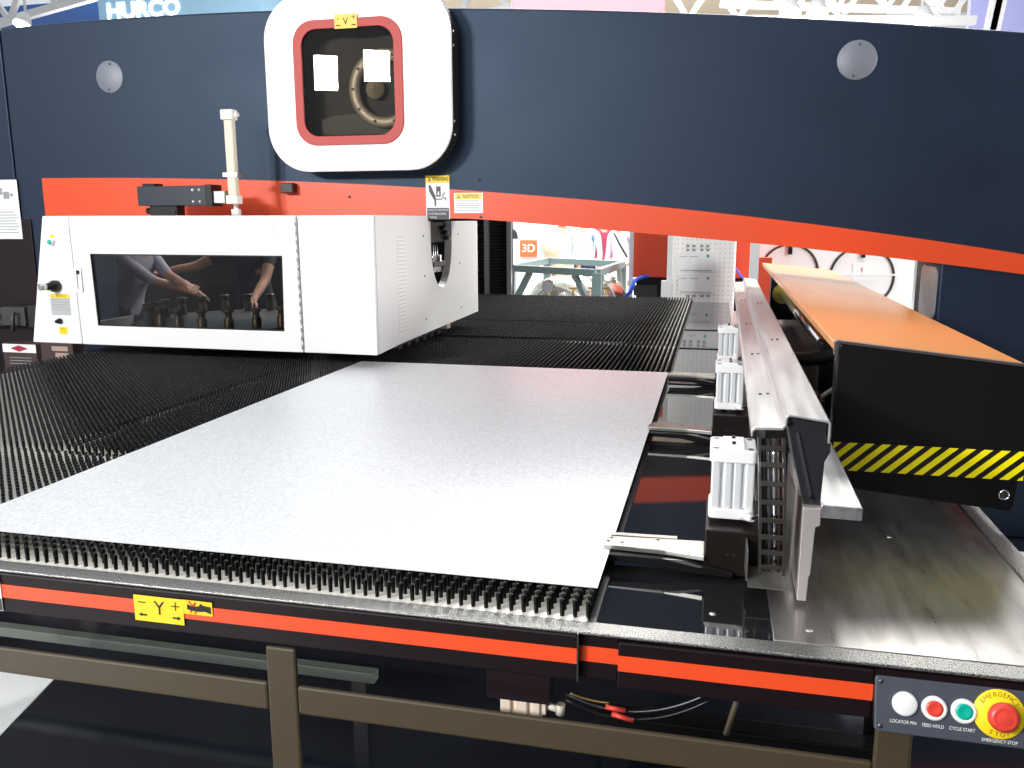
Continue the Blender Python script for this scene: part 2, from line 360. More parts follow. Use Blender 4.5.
pic = [tri,
       [(-.055*1.9*sw/.2*.9, sh*.28), (-sw*.30, sh*.28), (-sw*.10, sh*.05), (-sw*.06, -sh*.05), (-sw*.08, -sh*.20), (-sw*.13, -sh*.20), (-sw*.14, -sh*.07), (-sw*.36, sh*.14)],
       rect(-sw*.06, sw*.13, sh*.02, sh*.25),
       [(-sw*.06, -sh*.05), (sw*.20, -sh*.05), (sw*.20, -sh*.025), (-sw*.06, -sh*.025)],
       [(sw*.18, sh*.05), (sw*.30, sh*.12), (sw*.32, sh*.105), (sw*.20, sh*.02)],
       [(sw*.18, sh*.015), (sw*.33, -.0*sh), (sw*.38, -sh*.07), (sw*.35, -sh*.07), (sw*.29, -sh*.02), (sw*.18, -sh*.01)]]
pic[1][0] = (-sw*.38, sh*.28)
decal(MB(), so, UX, UZ, pic, 0.0007).build('pictogram', CHAR, st)
decal(MB(), so, UX, UZ, [[(sw*.005, sh*.14), (sw*.06, sh*.14), (sw*.06, sh*.09), (sw*.09, sh*.09), (sw*.032, sh*.035), (-sw*.025, sh*.09), (sw*.005, sh*.09)]], 0.0011).build('arrow_print', PAPER, st)
decal(MB(), so, UX, UZ, [rect(-sw*.46, sw*.47, -sh*.5, -sh*.235)], 0.0005).build('text_block', CHAR, st)
text_mesh([('DO NOT PUT YOUR HANDS', 0, -sh*.285, sh*.045, 0, .62), ('IN THE MIDDLE DURING', -sw*.03, -sh*.37, sh*.045, 0, .62), ('OPERATION.', -sw*.24, -sh*.455, sh*.045, 0, .62)], so-Vector((0, 0.0006, 0)), UX, UZ).build('lettering', PAPER, st)
p0, p1 = atY(454, 193, YB-.006), atY(483, 213, YB-.006)
nw, nh = p1.x-p0.x, p0.z-p1.z; no_ = Vector(((p0.x+p1.x)/2, YB-0.0065, (p0.z+p1.z)/2))
def notice(name, o, nw, nh, parent, head, paper, m_h=YEL, frac=0.28, pad=0.04, lbl=None):
    s = plate(o, UX, UZ, nw, nh, 0.0012).build(name, paper, parent)
    if lbl: lab(s, lbl)
    decal(MB(), o, UX, UZ, [rect(-nw*(.5-pad), nw*(.5-pad), nh*(.5-pad-frac), nh*(.5-pad))]).build('header', m_h, s)
    text_mesh([(head, nw*.08, nh*(.5-pad-frac/2), nh*frac*.55)], Vector(o)-Vector((0, .0004, 0)), UX, UZ).build('lettering', INK, s)
    rows = [rect(-nw*.43, nw*(.43 if i % 3 else .36), nh*(.5-pad-frac-.075-i*.115)-nh*.014, nh*(.5-pad-frac-.075-i*.115)+nh*.014) for i in range(5)]
    decal(MB(), o, UX, UZ, rows+[[(-nw*.39, nh*(.5-pad-frac*.85)), (-nw*.28, nh*(.5-pad-frac*.85)), (-nw*.335, nh*(.5-pad-frac*.15))]], .0006).build('text_line', GREYTXT, s)
    return s
notice('notice_sticker', no_, nw, nh, press, 'NOTICE', PAPER, YEL2, lbl='small notice sticker with a pale yellow header')

# paper sheet taped on the left pillar
q0, q1 = atY(-8, 180, YB-.012), atY(23, 239, YB-.012)
pw, ph = q1.x-q0.x, q0.z-q1.z; po = Vector(((q0.x+q1.x)/2, YB-.0135, (q0.z+q1.z)/2))
pp = tag(plate(po, UX, UZ, pw, ph, .0015).build('paper_notice', PAPER), 'white printed paper sheet fixed to the dark left pillar', 'notice')
decal(MB(), po, UX, UZ, [rect(-pw*.42, pw*(.3+.12*((i*7) % 3)/2), -ph*(.05+.05*i), -ph*(.035+.05*i)) for i in range(8)], .0004).build('text_line', GREYTXT, pp)
decal(MB(), po, UX, UZ, [rect(-pw*.1, pw*.15, ph*.18, ph*.30), rect(pw*.18, pw*.3, ph*.22, ph*.27), rect(-pw*.3, -pw*.12, ph*.25, ph*.36)], .0004).build('picture_print', GREYTXT, pp)

# ------------------------------------------------------------ round drive cover on the bridge
YC = 4.44
cov = thing('drive_cover', (-1.91, YB-.08, 1.87), 'large white rounded square cover with a red framed window high on the bridge', 'machine cover')
CX0, CX1, CZ0, CZ1 = -2.435, -1.375, 1.868, 2.790
ro, wi = rrect(CX0, CX1, CZ0, CZ1, .235, 10), rrect(-2.215, -1.683, 2.047, 2.622, .085, 10)
MB().ringprism(ro, wi, 'Y', YC, YC+.022).build('front_plate', WHITE, cov, .006)
fl = rrect(CX0+.008, CX1-.008, CZ0+.008, CZ1-.008, .228, 10); fi = rrect(CX0+.03, CX1-.03, CZ0+.03, CZ1-.03, .21, 10)
fk = MB().ringprism(fl, fi, 'Y', YC+.0225, YB-.0055).build('side_skirt', mat('skirt_black', (.012, .011, .010), .35), cov)
for i in range(13):
    sl = MB(); t = R(-8-74*i/12); c0 = (CX1-.235, CZ0+.235)
    pp_ = Vector((c0[0]+.2285*math.cos(t), YC+.09, c0[1]+.2285*math.sin(t)))
    sl.obox(pp_, (0, 1, 0), (-math.sin(t), 0, math.cos(t)), (math.cos(t), 0, math.sin(t)), .04, .003, .002); sl.build('vent_slot', DSTEEL, fk)
for i in range(13):
    sl = MB(); t = R(8+74*i/12); c0 = (CX1-.235, CZ1-.235)
    pp_ = Vector((c0[0]+.2285*math.cos(t), YC+.09, c0[1]+.2285*math.sin(t)))
    sl.obox(pp_, (0, 1, 0), (-math.sin(t), 0, math.cos(t)), (math.cos(t), 0, math.sin(t)), .04, .003, .002); sl.build('vent_slot', DSTEEL, fk)
for z in (2.05, 2.12, 2.50, 2.57):
    MB().lathe([(0, .005), (.006, .004), (.008, 0)], (CX1-.006, YC+.06, z), (1, 0, 0), 8).build('screw', STEEL, fk)
rf_o, rf_i = rrect(-2.262, -1.640, 2.006, 2.650, .118, 10), rrect(-2.212, -1.688, 2.054, 2.604, .085, 10)
MB().ringprism(rf_o, rf_i, 'Y', YC-.008, YC-.0005).build('window_frame', mat('red_gasket', (.46, .045, .035), .5, bump=.5, bscale=300), cov, .003)
MB().prism(wi, 'Y', YC+.004, YC+.009).build('window_pane', TINT2, cov)
MB().prism(rrect(CX0+.032, CX1-.032, CZ0+.032, CZ1-.032, .2), 'Y', YB-.02, YB-.0056).build('back_plate', mat('dim_lining', (.03, .028, .025), .6), cov)
hc = atY(372, 88, 4.50)
wheel = MB().lathe([(.150, 0), (.150, .02), (.160, .028), (.195, .028), (.205, .02), (.205, -.01), (.150, -.01)], (hc.x+.06, 4.545, hc.z), (0, -1, 0), 48)
wh = wheel.build('drive_wheel', mat('dull_wheel', (.55, .48, .40), .4, .3), cov)
MB().lathe([(0, .05), (.012, .05), (.013, .035), (.030, .03), (.034, .015), (.05, .01), (.052, -.01)], (hc.x, 4.545, hc.z), (0, -1, 0), 28).build('hub', mat('dull_gold', (.75, .64, .45), .3, .4), wh)
for i in range(10):
    t = 2*math.pi*i/10
    MB().cyl((hc.x+.06+.178*math.cos(t), 4.52, hc.z+.178*math.sin(t)), (hc.x+.06+.178*math.cos(t), 4.512, hc.z+.178*math.sin(t)), .008, 8).build('bolt', BLACK, wh)
MB().prism([(hc.x-.42, 2.07), (hc.x+.1, 2.07), (hc.x+.1, 2.12)]+[(hc.x+.1-.52*i/8, 2.12+.06*math.sin(math.pi*i/8)) for i in range(1, 9)], 'Y', 4.55, 4.565).build('belt_guard', BLACK, cov)
vs = atY(346, 21, YC-.010); vo = Vector((vs.x-.003, YC-.0095, vs.z))
v_ = plate(vo, UX, UZ, .128, .072, .001).build('axis_sticker', mat('amber_label', (.86, .58, .07), .5), cov)
text_mesh([('V', 0, -.002, .036), ('-', -.043, .016, .03), ('+', .045, .016, .03)], vo-Vector((0, .0002, 0)), UX, UZ).build('lettering', INK, v_)
def arrow(cx, cz, l, h, sgn):
    return [(cx-sgn*l/2, cz-h*.2), (cx+sgn*l*.1, cz-h*.2), (cx+sgn*l*.1, cz-h/2), (cx+sgn*l/2, cz), (cx+sgn*l*.1, cz+h/2), (cx+sgn*l*.1, cz+h*.2), (cx-sgn*l/2, cz+h*.2)]
decal(MB(), vo, UX, UZ, [arrow(-.043, -.02, .026, .012, -1), arrow(.045, -.02, .026, .012, 1)], .0005).build('arrow_print', INK, v_)

# ------------------------------------------------------------ white turret guard
YG, XS = 3.80, -1.57
guard = thing('turret_guard', (-2.5, 4.6, .97), 'big white sheet metal guard box with a dark window standing over the table', 'machine guard')
def gx(z): return -3.535+(z-.975)/(1.633-.975)*.14      # slanted left end
ZB, ZT = .972, 1.632
out = [(gx(ZB), ZB), (XS-.002, ZB-.008), (XS-.002, ZT-.004), (gx(ZT), ZT)]
# control panel strip at the left, window door, right panel: three plates in one front plane
MB().prism([(gx(ZB), ZB), (-3.229, ZB-.002), (-3.242, ZT), (gx(ZT), ZT)], 'Y', YG, YG+.02).build('control_strip', WHITE, guard, .004)
dout = [(-3.225, ZB-.002), (-1.962, ZB-.006), (-1.966, ZT-.004), (-3.238, ZT)]
din = [(-3.122, 1.070), (-2.058, 1.068), (-2.048, 1.436), (-3.130, 1.440)]
door = MB().ringprism(dout, din, 'Y', YG, YG+.02).build('door', WHITE, guard, .003)
MB().prism([(-3.128, 1.064), (-2.052, 1.062), (-2.042, 1.442), (-3.136, 1.446)], 'Y', YG+.009, YG+.013).build('window_pane', TINT, door)
MB().ringprism([(-3.1235, 1.0685), (-2.0565, 1.0665), (-2.0465, 1.4375), (-3.1315, 1.4415)], [(-3.117, 1.075), (-2.063, 1.073), (-2.053, 1.431), (-3.125, 1.435)], 'Y', YG+.002, YG+.010).build('window_seal', BLACKP, door)
hq = atY(80, 280, YG)
hd = MB().ringprism(rrect(hq.x-.022, hq.x+.016, hq.z-.062, hq.z+.062, .006, 3), rrect(hq.x-.014, hq.x+.008, hq.z-.05, hq.z+.05, .005, 3), 'Y', YG-.008, YG-.0005).build('handle', WHITE, door)
MB().box(hq.x-.013, hq.x+.007, YG-.003, YG-.0005, hq.z+.03, hq.z+.05).build('latch', BLACKP, hd)
MB().box(-3.165, -2.085, YG-.002, YG-.0002, 1.515, 1.605).build('vent_grille', VENT, door)
hm = MB()
for i in range(15):
    z = .985+i*.0425; hm.cyl((-1.9605+.0003*i*-1, YG-.004, z), (-1.961-.0003*i, YG-.004, z+.036), .007, 8)
hm.build('hinge', mat('hinge_grey', (.55, .56, .57), .35, .6), guard)
MB().prism([(-1.956, ZB-.006), (XS-.002, ZB-.008), (XS-.002, ZT-.004), (-1.960, ZT-.004)], 'Y', YG, YG+.02).build('front_panel', WHITE, guard, .004)
# side panel with the tall opening for the punch head
arc = [(5.02, 1.60)]+[(4.825+.195*math.cos(R(a)), 1.47+.255*math.sin(R(a))*1.0) for a in np.linspace(0, -180, 21)]+[(4.63, 1.60)]
side = [(YG+.021, .966), (4.13, .977), (5.6, .994), (5.6, 1.60)]+arc+[(4.60, 1.60), (4.588, 1.60), (4.588, 1.628), (YG+.021, 1.628)]
MB().prism(side, 'X', XS-.045, XS).build('side_panel', WHITE, guard)
MB().box(XS-.0002, XS+.0012, 4.10, 4.21, 1.03, 1.53).build('vent_grille', LOUV, guard)
for y, z in ((4.50, 1.52), (4.51, 1.30), (4.52, 1.06), (5.15, 1.52), (5.18, 1.34), (5.2, 1.06)):
    MB().lathe([(0, .004), (.005, .003), (.006, 0)], (XS, y, z), (1, 0, 0), 8).build('screw', DSTEEL, guard)
MB().prism([(gx(ZT)+.002, YG+.0205), (XS-.004, YG+.0205), (XS-.004, 4.585), (gx(ZT)+.002, 4.585)], 'Z', ZT-.02, ZT-.004).build('top_panel', WHITE, guard)
ep_o = [(YG+.021, ZB), (4.585, ZB), (4.585, 1.03), (YG+.06, 1.03), (YG+.06, 1.48), (4.585, 1.48), (4.585, ZT), (YG+.021, ZT)]
MB().add([(gx(z)+dx, y, z) for dx in (.002, .022) for y, z in ep_o], [tuple(range(8)), tuple(range(15, 7, -1))]+[(i, (i+1) % 8, (i+1) % 8+8, i+8) for i in range(8)]).build('end_panel', WHITE, guard)
DIM = mat('dim_black_lining', (.012, .012, .012), .7)
MB().box(-2.02, XS-.047, 5.56, 5.6, 1.0, 1.56).build('back_panel', DIM, guard)
MB().box(-2.03, -1.99, 4.05, 5.6, .99, 1.56).build('inner_wall', DIM, guard)
# buttons and labels on the control strip
def gp(px, py): return atY(px, py, YG)
q = gp(52, 236); MB().box(q.x-.014, q.x+.014, YG-.0015, YG-.0003, q.z-.007, q.z+.007).build('yellow_tag', YEL, guard)
q = gp(52, 242); b_ = MB().lathe([(0, .016), (.014, .016), (.016, .010), (.020, .006), (.020, 0)], (q.x, YG-.0003, q.z), (0, -1, 0), 20).build('button', PAPER, guard)
MB().lathe([(0, .019), (.012, .018), (.013, .0165)], (q.x-.002, YG-.0003, q.z), (0, -1, 0), 16).build('cap', GREENB, b_)
q = gp(57, 286); k_ = MB().lathe([(.030, 0), (.031, .02), (.027, .032), (.02, .036), (.018, .06), (.0, .06)], (q.x, YG-.0003, q.z), (-.25, -1, 0), 24).build('selector_switch', BLACKP, guard)
MB().cyl((q.x-.015, YG-.060, q.z), (q.x-.028, YG-.09, q.z), .018, 18).build('key_barrel', STEEL, k_)
q = gp(60.5, 304.5); notice('notice_sticker', Vector((q.x, YG-.002, q.z)), .118, .112, guard, 'NOTICE', GREYP, YEL, frac=.2, pad=0, lbl='grey notice sticker with a yellow header')
q = gp(60.5, 321); MB().lathe([(0, .03), (.008, .03), (.011, .02), (.015, .012), (.015, 0)], (q.x, YG-.0003, q.z), (-.1, -1, 0), 16).build('knob', BLACKP, guard)
q = gp(63.5, 330.5); y_ = MB().box(q.x-.026, q.x+.026, YG-.0015, YG-.0003, q.z-.019, q.z+.019).build('yellow_sticker', YEL, guard)
text_mesh([('SPEED', 0, .008, .009), ('L   H', 0, -.008, .008)], (q.x, YG-.0016, q.z), UX, UZ).build('lettering', mat('brown_ink', (.35, .2, .0), .6), y_)
# lifting strip beneath the guard
cl_ = MB().box(-1.90, -1.62, 4.15, 4.95, .945, .968)
for i in range(6): cl_.box(-1.66, -1.615, 4.2+i*.13, 4.26+i*.13, .93, .975)
cl_.build('lower_rail', CHAR, guard, .004)
MB().box(-1.64, -1.60, 5.0, 5.06, .945, .992).build('spacer_block', OFFW, guard)

# ------------------------------------------------------------ turret and punch ram inside the guard
tur = thing('tool_turret', (-2.75, 4.55, 1.0), 'dark round turret ringed with tool holders behind the guard window', 'machine part')
MB().lathe([(0, .05), (.56, .05), (.60, .04), (.60, .0), (0, 0)], (-2.75, 4.55, .982), UZ, 48).build('turret_disc', DSTEEL, tur)
GOLD = mat('worn_brass_tool', (.13, .10, .065), .4, .6)
proto = MB().lathe([(.026, 0), (.026, .05), (.018, .06), (.018, .085), (.030, .09), (.030, .105), (.0, .105)], (0, 0, 0), UZ, 12)
pm = None
for i in range(22):
    t = 2*math.pi*i/22
    if pm is None: o = proto.build('tool_holder', [GOLD], None, org=(0, 0, 0)); pm = o.data
    else: o = bpy.data.objects.new('tool_holder', pm); COL.objects.link(o)
    o.parent = tur; o.location = (.50*math.cos(t), .50*math.sin(t), .0325)
ram = thing('punch_ram', (-1.72, 4.82, 1.22), 'black punch head with steel rods in the tall opening of the white guard', 'machine part')
MB().box(-1.86, -1.60, 4.63, 4.97, 1.475, 1.60).build('head_block', BLACK, ram, .006)
MB().cyl((-1.65, 4.66, 1.53), (-1.59, 4.66, 1.53), .022, 14).build('bolt', DSTEEL, ram)
for y in (4.80, 4.86, 4.90): MB().cyl((-1.63, y, 1.30), (-1.63, y, 1.476), .011 if y > 4.85 else .02, 12).build('rod', CHROME, ram)
MB().box(-1.70, -1.585, 4.72, 4.95, 1.335, 1.365).build('cross_bar', DSTEEL, ram, .004)
MB().cyl((-1.63, 4.92, 1.30), (-1.63, 4.92, 1.40), .026, 14).build('roller', STEEL, ram)
for i in range(3): MB().cyl((-1.60, 4.985-.03*i, 1.50+.03*i), (-1.57, 4.985-.03*i, 1.50+.03*i), .014, 10).build('fitting', DSTEEL, ram)

# ------------------------------------------------------------ actuator on top of the guard
act = thing('slide_actuator', (-2.85, 4.3, 1.632), 'black horizontal slide unit on top of the white guard before the orange band', 'actuator')
MB().box(-3.165, -2.735, 4.26, 4.36, 1.688, 1.795).build('slide_body', mat('blue_black_anodised', (.020, .026, .042), .35), act, .004)
MB().box(-2.735, -2.70, 4.255, 4.365, 1.682, 1.80).build('end_cap', BLACKP, act, .003)
for x in (-2.815, -2.775):
    for z in (1.71, 1.772): MB().lathe([(0, .004), (.006, .004), (.008, 0)], (x, 4.26, z), (0, -1, 0), 10).build('screw', STEEL, act)
MB().box(-3.135, -3.06, 4.27, 4.35, 1.795, 1.81).build('top_pad', BLACKP, act)
bk = MB().box(-3.10, -2.93, 4.27, 4.35, 1.633, 1.688); bk.cyl((-3.13, 4.29, 1.66), (-3.05, 4.29, 1.66), .018, 10); bk.cyl((-2.95, 4.262, 1.66), (-2.95, 4.275, 1.66), .016, 10)
bk.build('bracket', BLACKP, act, .003)
MB().box(-2.70, -2.63, 4.275, 4.345, 1.70, 1.765).build('coupling', mat('matt_zinc', (.5, .52, .5), .4, .6), act, .003)
tow = thing('pneumatic_cylinder', (-2.60, 4.3, 1.632), 'tall slim cream pneumatic cylinder standing upright before the navy bridge', 'pneumatic cylinder')
cyb = MB().box(-2.612, -2.562, 4.28, 4.32, 1.74, 2.145)
cyb.build('barrel', OFFW, tow, .006)
MB().box(-2.624, -2.552, 4.27, 4.33, 2.138, 2.192).build('end_cap', mat('ivory', (.74, .72, .64), .4), tow, .006)
MB().box(-2.622, -2.552, 4.27, 4.33, 1.695, 1.742).build('end_cap', MATS['ivory'], tow, .006)
MB().box(-2.552, -2.535, 4.285, 4.315, 2.155, 2.175).build('port', MATS['ivory'], tow)
MB().cyl((-2.58, 4.3, 1.634), (-2.58, 4.3, 1.70), .014, 12).build('rod', STEEL, tow)
MB().cyl((-2.58, 4.3, 1.634), (-2.58, 4.3, 1.668), .026, 6).build('nut', mat('ivory_nut', (.7, .7, .66), .4), tow)
MB().box(-2.632, -2.545, 4.274, 4.326, 1.84, 1.862).build('clamp_band', STEEL, tow)
sb = MB().box(-2.435, -2.36, YB-.06, YB-.006, 1.76, 1.815); sb.build('sensor_block', BLACKP, press, .004)

# ------------------------------------------------------------ brush table
ZBED = .865; XT0, XT1, YT0, YT1 = -3.40, -.195, 1.42, 8.1
tab = thing('brush_table', (-1.4, 4.6, .70), 'wide black brush table with an orange striped front edge under the metal sheet', 'machine table')
MB().box(XT0, XT1-.012, 1.467, YT1, .79, ZBED).build('brush_bed', BRUSHBED, tab)
MB().box(XT1-.0118, XT1+.004, 1.4685, YT1, .79, ZBED+.0008).build('edge_guard', BLACK, tab)
MB().box(XT0, .68, YT0+.004, 1.468, .8605, .8665).build('front_lip', GALV, tab, .002)
MB().box(XT1+.0045, .1255, 1.4685, 8.0, .79, .862).build('slide_plate', BED, tab)
MB().box(.126, .64, 1.4685, 7.2, .79, .8675).build('steel_plate', PLATE, tab, .0015)
MB().box(.6405, .685, 1.4685, 7.2, .79, .871).build('side_lip', GALV, tab, .003)
for y in (2.78, 3.9, 5.03, 5.9):
    MB().box(XT1+.002, .114, y, y+.05, .8622, .8665).build('seam_strip', BLACK, tab)
for p in ((.02, 1.56), (.19, 1.52), (.42, 2.05), (.47, 3.0)):
    MB().lathe([(0, .0015), (.006, .0015), (.007, 0)], (p[0], p[1], .8676 if p[0] > .115 else .8622), UZ, 10).build('screw', STEEL, tab)
# front fascia: left run, recess, right run, each with its stripe
def fasc(x0, x1, y, zs):
    f = MB().box(x0, x1, y, y+.03, zs-.097, zs-.0078).build('fascia', FASCIA, tab, .003)
    MB().box(x0+.0004, x1-.0004, y-.0012, y, zs-.063, zs-.033).build('orange_stripe', ORANGE2, f)
    return f
fl_ = fasc(-3.4, -.217, YT0, .868); fasc(-.2168, -.1442, YT0+.014, .868); fasc(-.144, .2868, YT0, .8635)
MB().box(.2868, .685, YT0+.004, YT0+.03, .765, .857).build('fascia', FASCIA, tab)
MB().box(-.2185, -.2155, YT0-.002, YT0+.014, .77, .864).build('edge_strip', DSTEEL, tab)
MB().box(.6555, .685, YT0+.03, 7.2, .765, .789).build('side_fascia', FASCIA, tab)
# stickers on the fascia
o = Vector((-1.084, YT0-.0032, .8185)); dz = .056
s_ = lab(plate(o, UX, UZ, .115, dz).build('axis_sticker', YEL, fl_) if False else plate(o, UX, UZ, .115, dz).build('axis_sticker', YEL, tab), 'yellow axis sticker printed minus Y plus')
text_mesh([('Y', .002, .0025, .030)], o-Vector((0, .0002, 0)), UX, UZ).build('lettering', INK, s_)
decal(MB(), o, UX, UZ, [rect(-.048, -.029, .012, .0145), rect(.030, .049, .0105, .013), rect(.0385, .041, .002, .0215), arrow(-.038, -.014, .020, .010, -1), arrow(.041, -.014, .020, .010, 1)], .0004).build('arrow_print', INK, s_)
o = Vector((-.993, YT0-.0032, .832))
s_ = lab(plate(o, UX, UZ, .066, .030).build('warning_sticker', YEL, tab), 'small yellow hand warning sticker with a red cross')
decal(MB(), o, UX, UZ, [[(-.022, .013), (-.018, .014), (-.006, .001), (-.010, .0)], [(-.006, .013), (-.002, .011), (-.015, -.012), (-.019, -.010)], rect(-.008, -.003, -.013, -.008)], .0004).build('cross_print', mat('red_ink', (.6, .03, .02), .6), s_)
decal(MB(), o, UX, UZ, [[(-.024, .007), (-.012, .003), (.002, .004), (.008, .011), (.012, .007), (.030, .005), (.030, -.010), (.016, -.006), (.0, -.008), (-.024, -.005)]], .0006).build('hand_print', INK, s_)
o = Vector((-1.496, YT0-.0032, .815))
s_ = plate(o, UX, UZ, .05, .082).build('label_sticker', PAPER, tab)
decal(MB(), o, UX, UZ, [rect(-.024, .024, -.04, -.012)], .0004).build('text_block', CHAR, s_)

# bristle tufts
PX, PY, TR, TH = .0250, .0250, .0052, .0335
def tuft_arrays(pts, n=6):
    c = np.cos(2*np.pi*np.arange(n)/n); s = np.sin(2*np.pi*np.arange(n)/n)
    P = np.array(pts); k = len(P)
    ring = np.zeros((k, 3, n, 3))
    for j, (r, z) in enumerate(((TR*.82, 0), (TR, TH*.93), (TR*.72, TH))):
        ring[:, j, :, 0] = P[:, 0:1]+r*c; ring[:, j, :, 1] = P[:, 1:2]+r*s; ring[:, j, :, 2] = ZBED+z
    v = ring.reshape(-1, 3); i = np.arange(n); j2 = (i+1) % n
    q = np.concatenate([np.stack([i+a*n, j2+a*n, j2+(a+1)*n, i+(a+1)*n], 1) for a in (0, 1)])
    base = (np.arange(k)*3*n)[:, None, None]
    quads = (q[None]+base).reshape(-1, 4); caps = (np.arange(n)+2*n)[None]+(np.arange(k)*3*n)[:, None]
    return v, quads, caps
def tuft_mesh(name, pts):
    v, q, c = tuft_arrays(pts); org = np.array(ORG[tab.name]); v = v-org
    me = bpy.data.meshes.new(name); me.vertices.add(len(v)); me.vertices.foreach_set('co', v.astype(np.float32).ravel())
    L = np.concatenate([q.ravel(), c.ravel()]); me.loops.add(len(L)); me.loops.foreach_set('vertex_index', L.astype(np.int32))
    st_ = np.concatenate([np.arange(len(q))*4, len(q)*4+np.arange(len(c))*6]); me.polygons.add(len(st_))
    me.polygons.foreach_set('loop_start', st_.astype(np.int32)); me.update(calc_edges=True); me.validate()
    me.materials.append(TUFT); ob = bpy.data.objects.new(name, me); COL.objects.link(ob); ob.parent = tab; return ob
front, rest = [], []
nx = int((XT1-.012-(XT0+.01))/PX)
for j in range(int((YT1-1.487)/PY)):
    y = 1.484+j*PY
    if abs(y-2.22) < .018 or abs(y-5.03) < .03 or abs(y-5.92) < .03: continue
    for i in range(nx+1):
        x = XT1-.012-i*PX
        if abs(x+2.04) < .012 and y > 2.2: continue
        if -1.66 < x < -.30 and 1.72 < y < 3.85: continue          # deep beneath the sheet, nothing to see
        if x < -1.75 and y < 1.8 and x < -2.3: pass
        jx = x+random.uniform(-.0008, .0008)
        if (j == 0 and i < 58) or (j == 1 and i < 42): front.append((jx, y))
        else: rest.append((jx, y))
fm = None
for (x, y) in front:
    if fm is None:
        fo = tuft_mesh('bristle_tuft', [(0, 0)]); fm = fo.data
        co = np.zeros(len(fm.vertices)*3, np.float32); fm.vertices.foreach_get('co', co); co = co.reshape(-1, 3)+np.array([ORG[tab.name][0], ORG[tab.name][1], ORG[tab.name][2]-ZBED], np.float32); fm.vertices.foreach_set('co', co.ravel()); fm.update()
        ob = fo
    else:
        ob = fo.copy(); COL.objects.link(ob)
    ob.location = (x-ORG[tab.name][0], y-ORG[tab.name][1], ZBED-ORG[tab.name][2])
bf = tuft_mesh('bristle_field', rest); bf['kind'] = 'stuff'

# metal sheet
ZS = ZBED+TH
tag(MB().box(-1.735, -.199, 1.544, 3.985, ZS+.0005, ZS+.0025).build('metal_sheet', SHEET), 'bright bare galvanised metal sheet lying flat on the bristles', 'metal sheet')

# ------------------------------------------------------------ frame beneath the table
frm = thing('table_base_frame', (-1.0, 1.6, 0), 'taupe painted steel post and beam frame carrying the table front', 'frame')
for x0, x1 in ((-.850, -.784), (.296, .356), (-2.60, -2.53)):
    MB().box(x0, x1, YT0+.001, YT0+.012, 0, .764).build('post', TAUPE, frm, .005)
for x0, x1 in ((-2.53, -.8501), (-.7839, .2959)):
    MB().box(x0, x1, YT0+.001, YT0+.012, .622, .684).build('cross_beam', TAUPE, frm, .005)
MB().box(-2.6, .48, 1.62, 1.68, .715, .789).build('dark_filler', BLACK, frm)  # black filler added to darken the space behind the fascia
FLATB = mat('pale_grey_bar', (.11, .125, .11), .45)
MB().box(-3.0, -1.0, 2.30, 2.34, .160, .195).build('tie_bar', FLATB, frm, .003)
MB().box(-2.75, -2.70, 2.28, 2.36, 0, .16).build('tie_foot', BLACK, frm); MB().box(-1.08, -1.03, 2.305, 2.335, 0, .16).build('tie_foot', BLACK, frm)
MB().box(-.3, .56, 2.34, 2.42, .05, .13).build('lower_beam', BLACK, frm, .005)
for x in (-.28, .46): MB().box(x, x+.08, 2.345, 2.415, 0, .05).build('beam_foot', BLACK, frm)
MB().box(.49, .56, 2.44, 2.52, .0, .785).build('rear_post', BLACK, frm)
# pneumatic cylinder on a bracket below the fascia
pc = thing('pneumatic_cylinder', (-.345, 1.53, .61), 'short cream pneumatic cylinder hanging under the table front', 'pneumatic cylinder')
MB().box(-.412, -.285, 1.50, 1.56, .664, .764).build('bracket', NAVY2, pc, .002)
pb = MB()
for x0, x1 in ((-.388, -.366), (-.358, -.332), (-.324, -.306)): pb.box(x0, x1, 1.515, 1.56, .612, .664)
pb.box(-.385, -.31, 1.522, 1.555, .616, .662)
pb.build('barrel', mat('cream_aluminium', (.82, .68, .55), .4), pc, .003)
MB().box(-.306, -.296, 1.52, 1.555, .63, .66).build('end_plate', MATS['cream_aluminium'], pc)
MB().cyl((-.296, 1.535, .643), (-.268, 1.53, .640), .008, 10).build('fitting', OFFW, pc); MB().cyl((-.268, 1.53, .630), (-.266, 1.53, .652), .009, 10).build('elbow', OFFW, pc)
cb = thing('wire_bundle', (-.12, 1.55, .64), 'dark wires with red crimped ends drooping beneath the table front', 'wires')
def sag(a, b, dip, n=14):
    a, b = Vector(a), Vector(b); return [a.lerp(b, i/n)-Vector((0, 0, dip*4*(i/n)*(1-i/n))) for i in range(n+1)]
MB().tube(sag((-.262, 1.535, .662), (.03, 1.54, .70), .046), .0028).build('wire', BLACKP, cb)
MB().tube(sag((-.262, 1.545, .668), (.02, 1.545, .705), .040), .0026).build('wire', DSTEEL, cb)
MB().tube(sag((-.25, 1.54, .672), (-.17, 1.54, .662), .004), .0022).build('wire', COPPER, cb)
for a, b in (((-.178, 1.535, .6555), (-.138, 1.535, .652)), ((-.165, 1.53, .645), (-.122, 1.53, .636))): MB().cyl(a, b, .005, 10).build('crimp_sleeve', REDB, cb)
tag(MB().tube([(.066, 1.50, .76), (.07, 1.53, .70), (.055, 1.56, .615)], .0055).build('release_lever', mat('olive_rod', (.16, .13, .08), .5)), 'thin olive rod hanging below the right table front', 'lever')

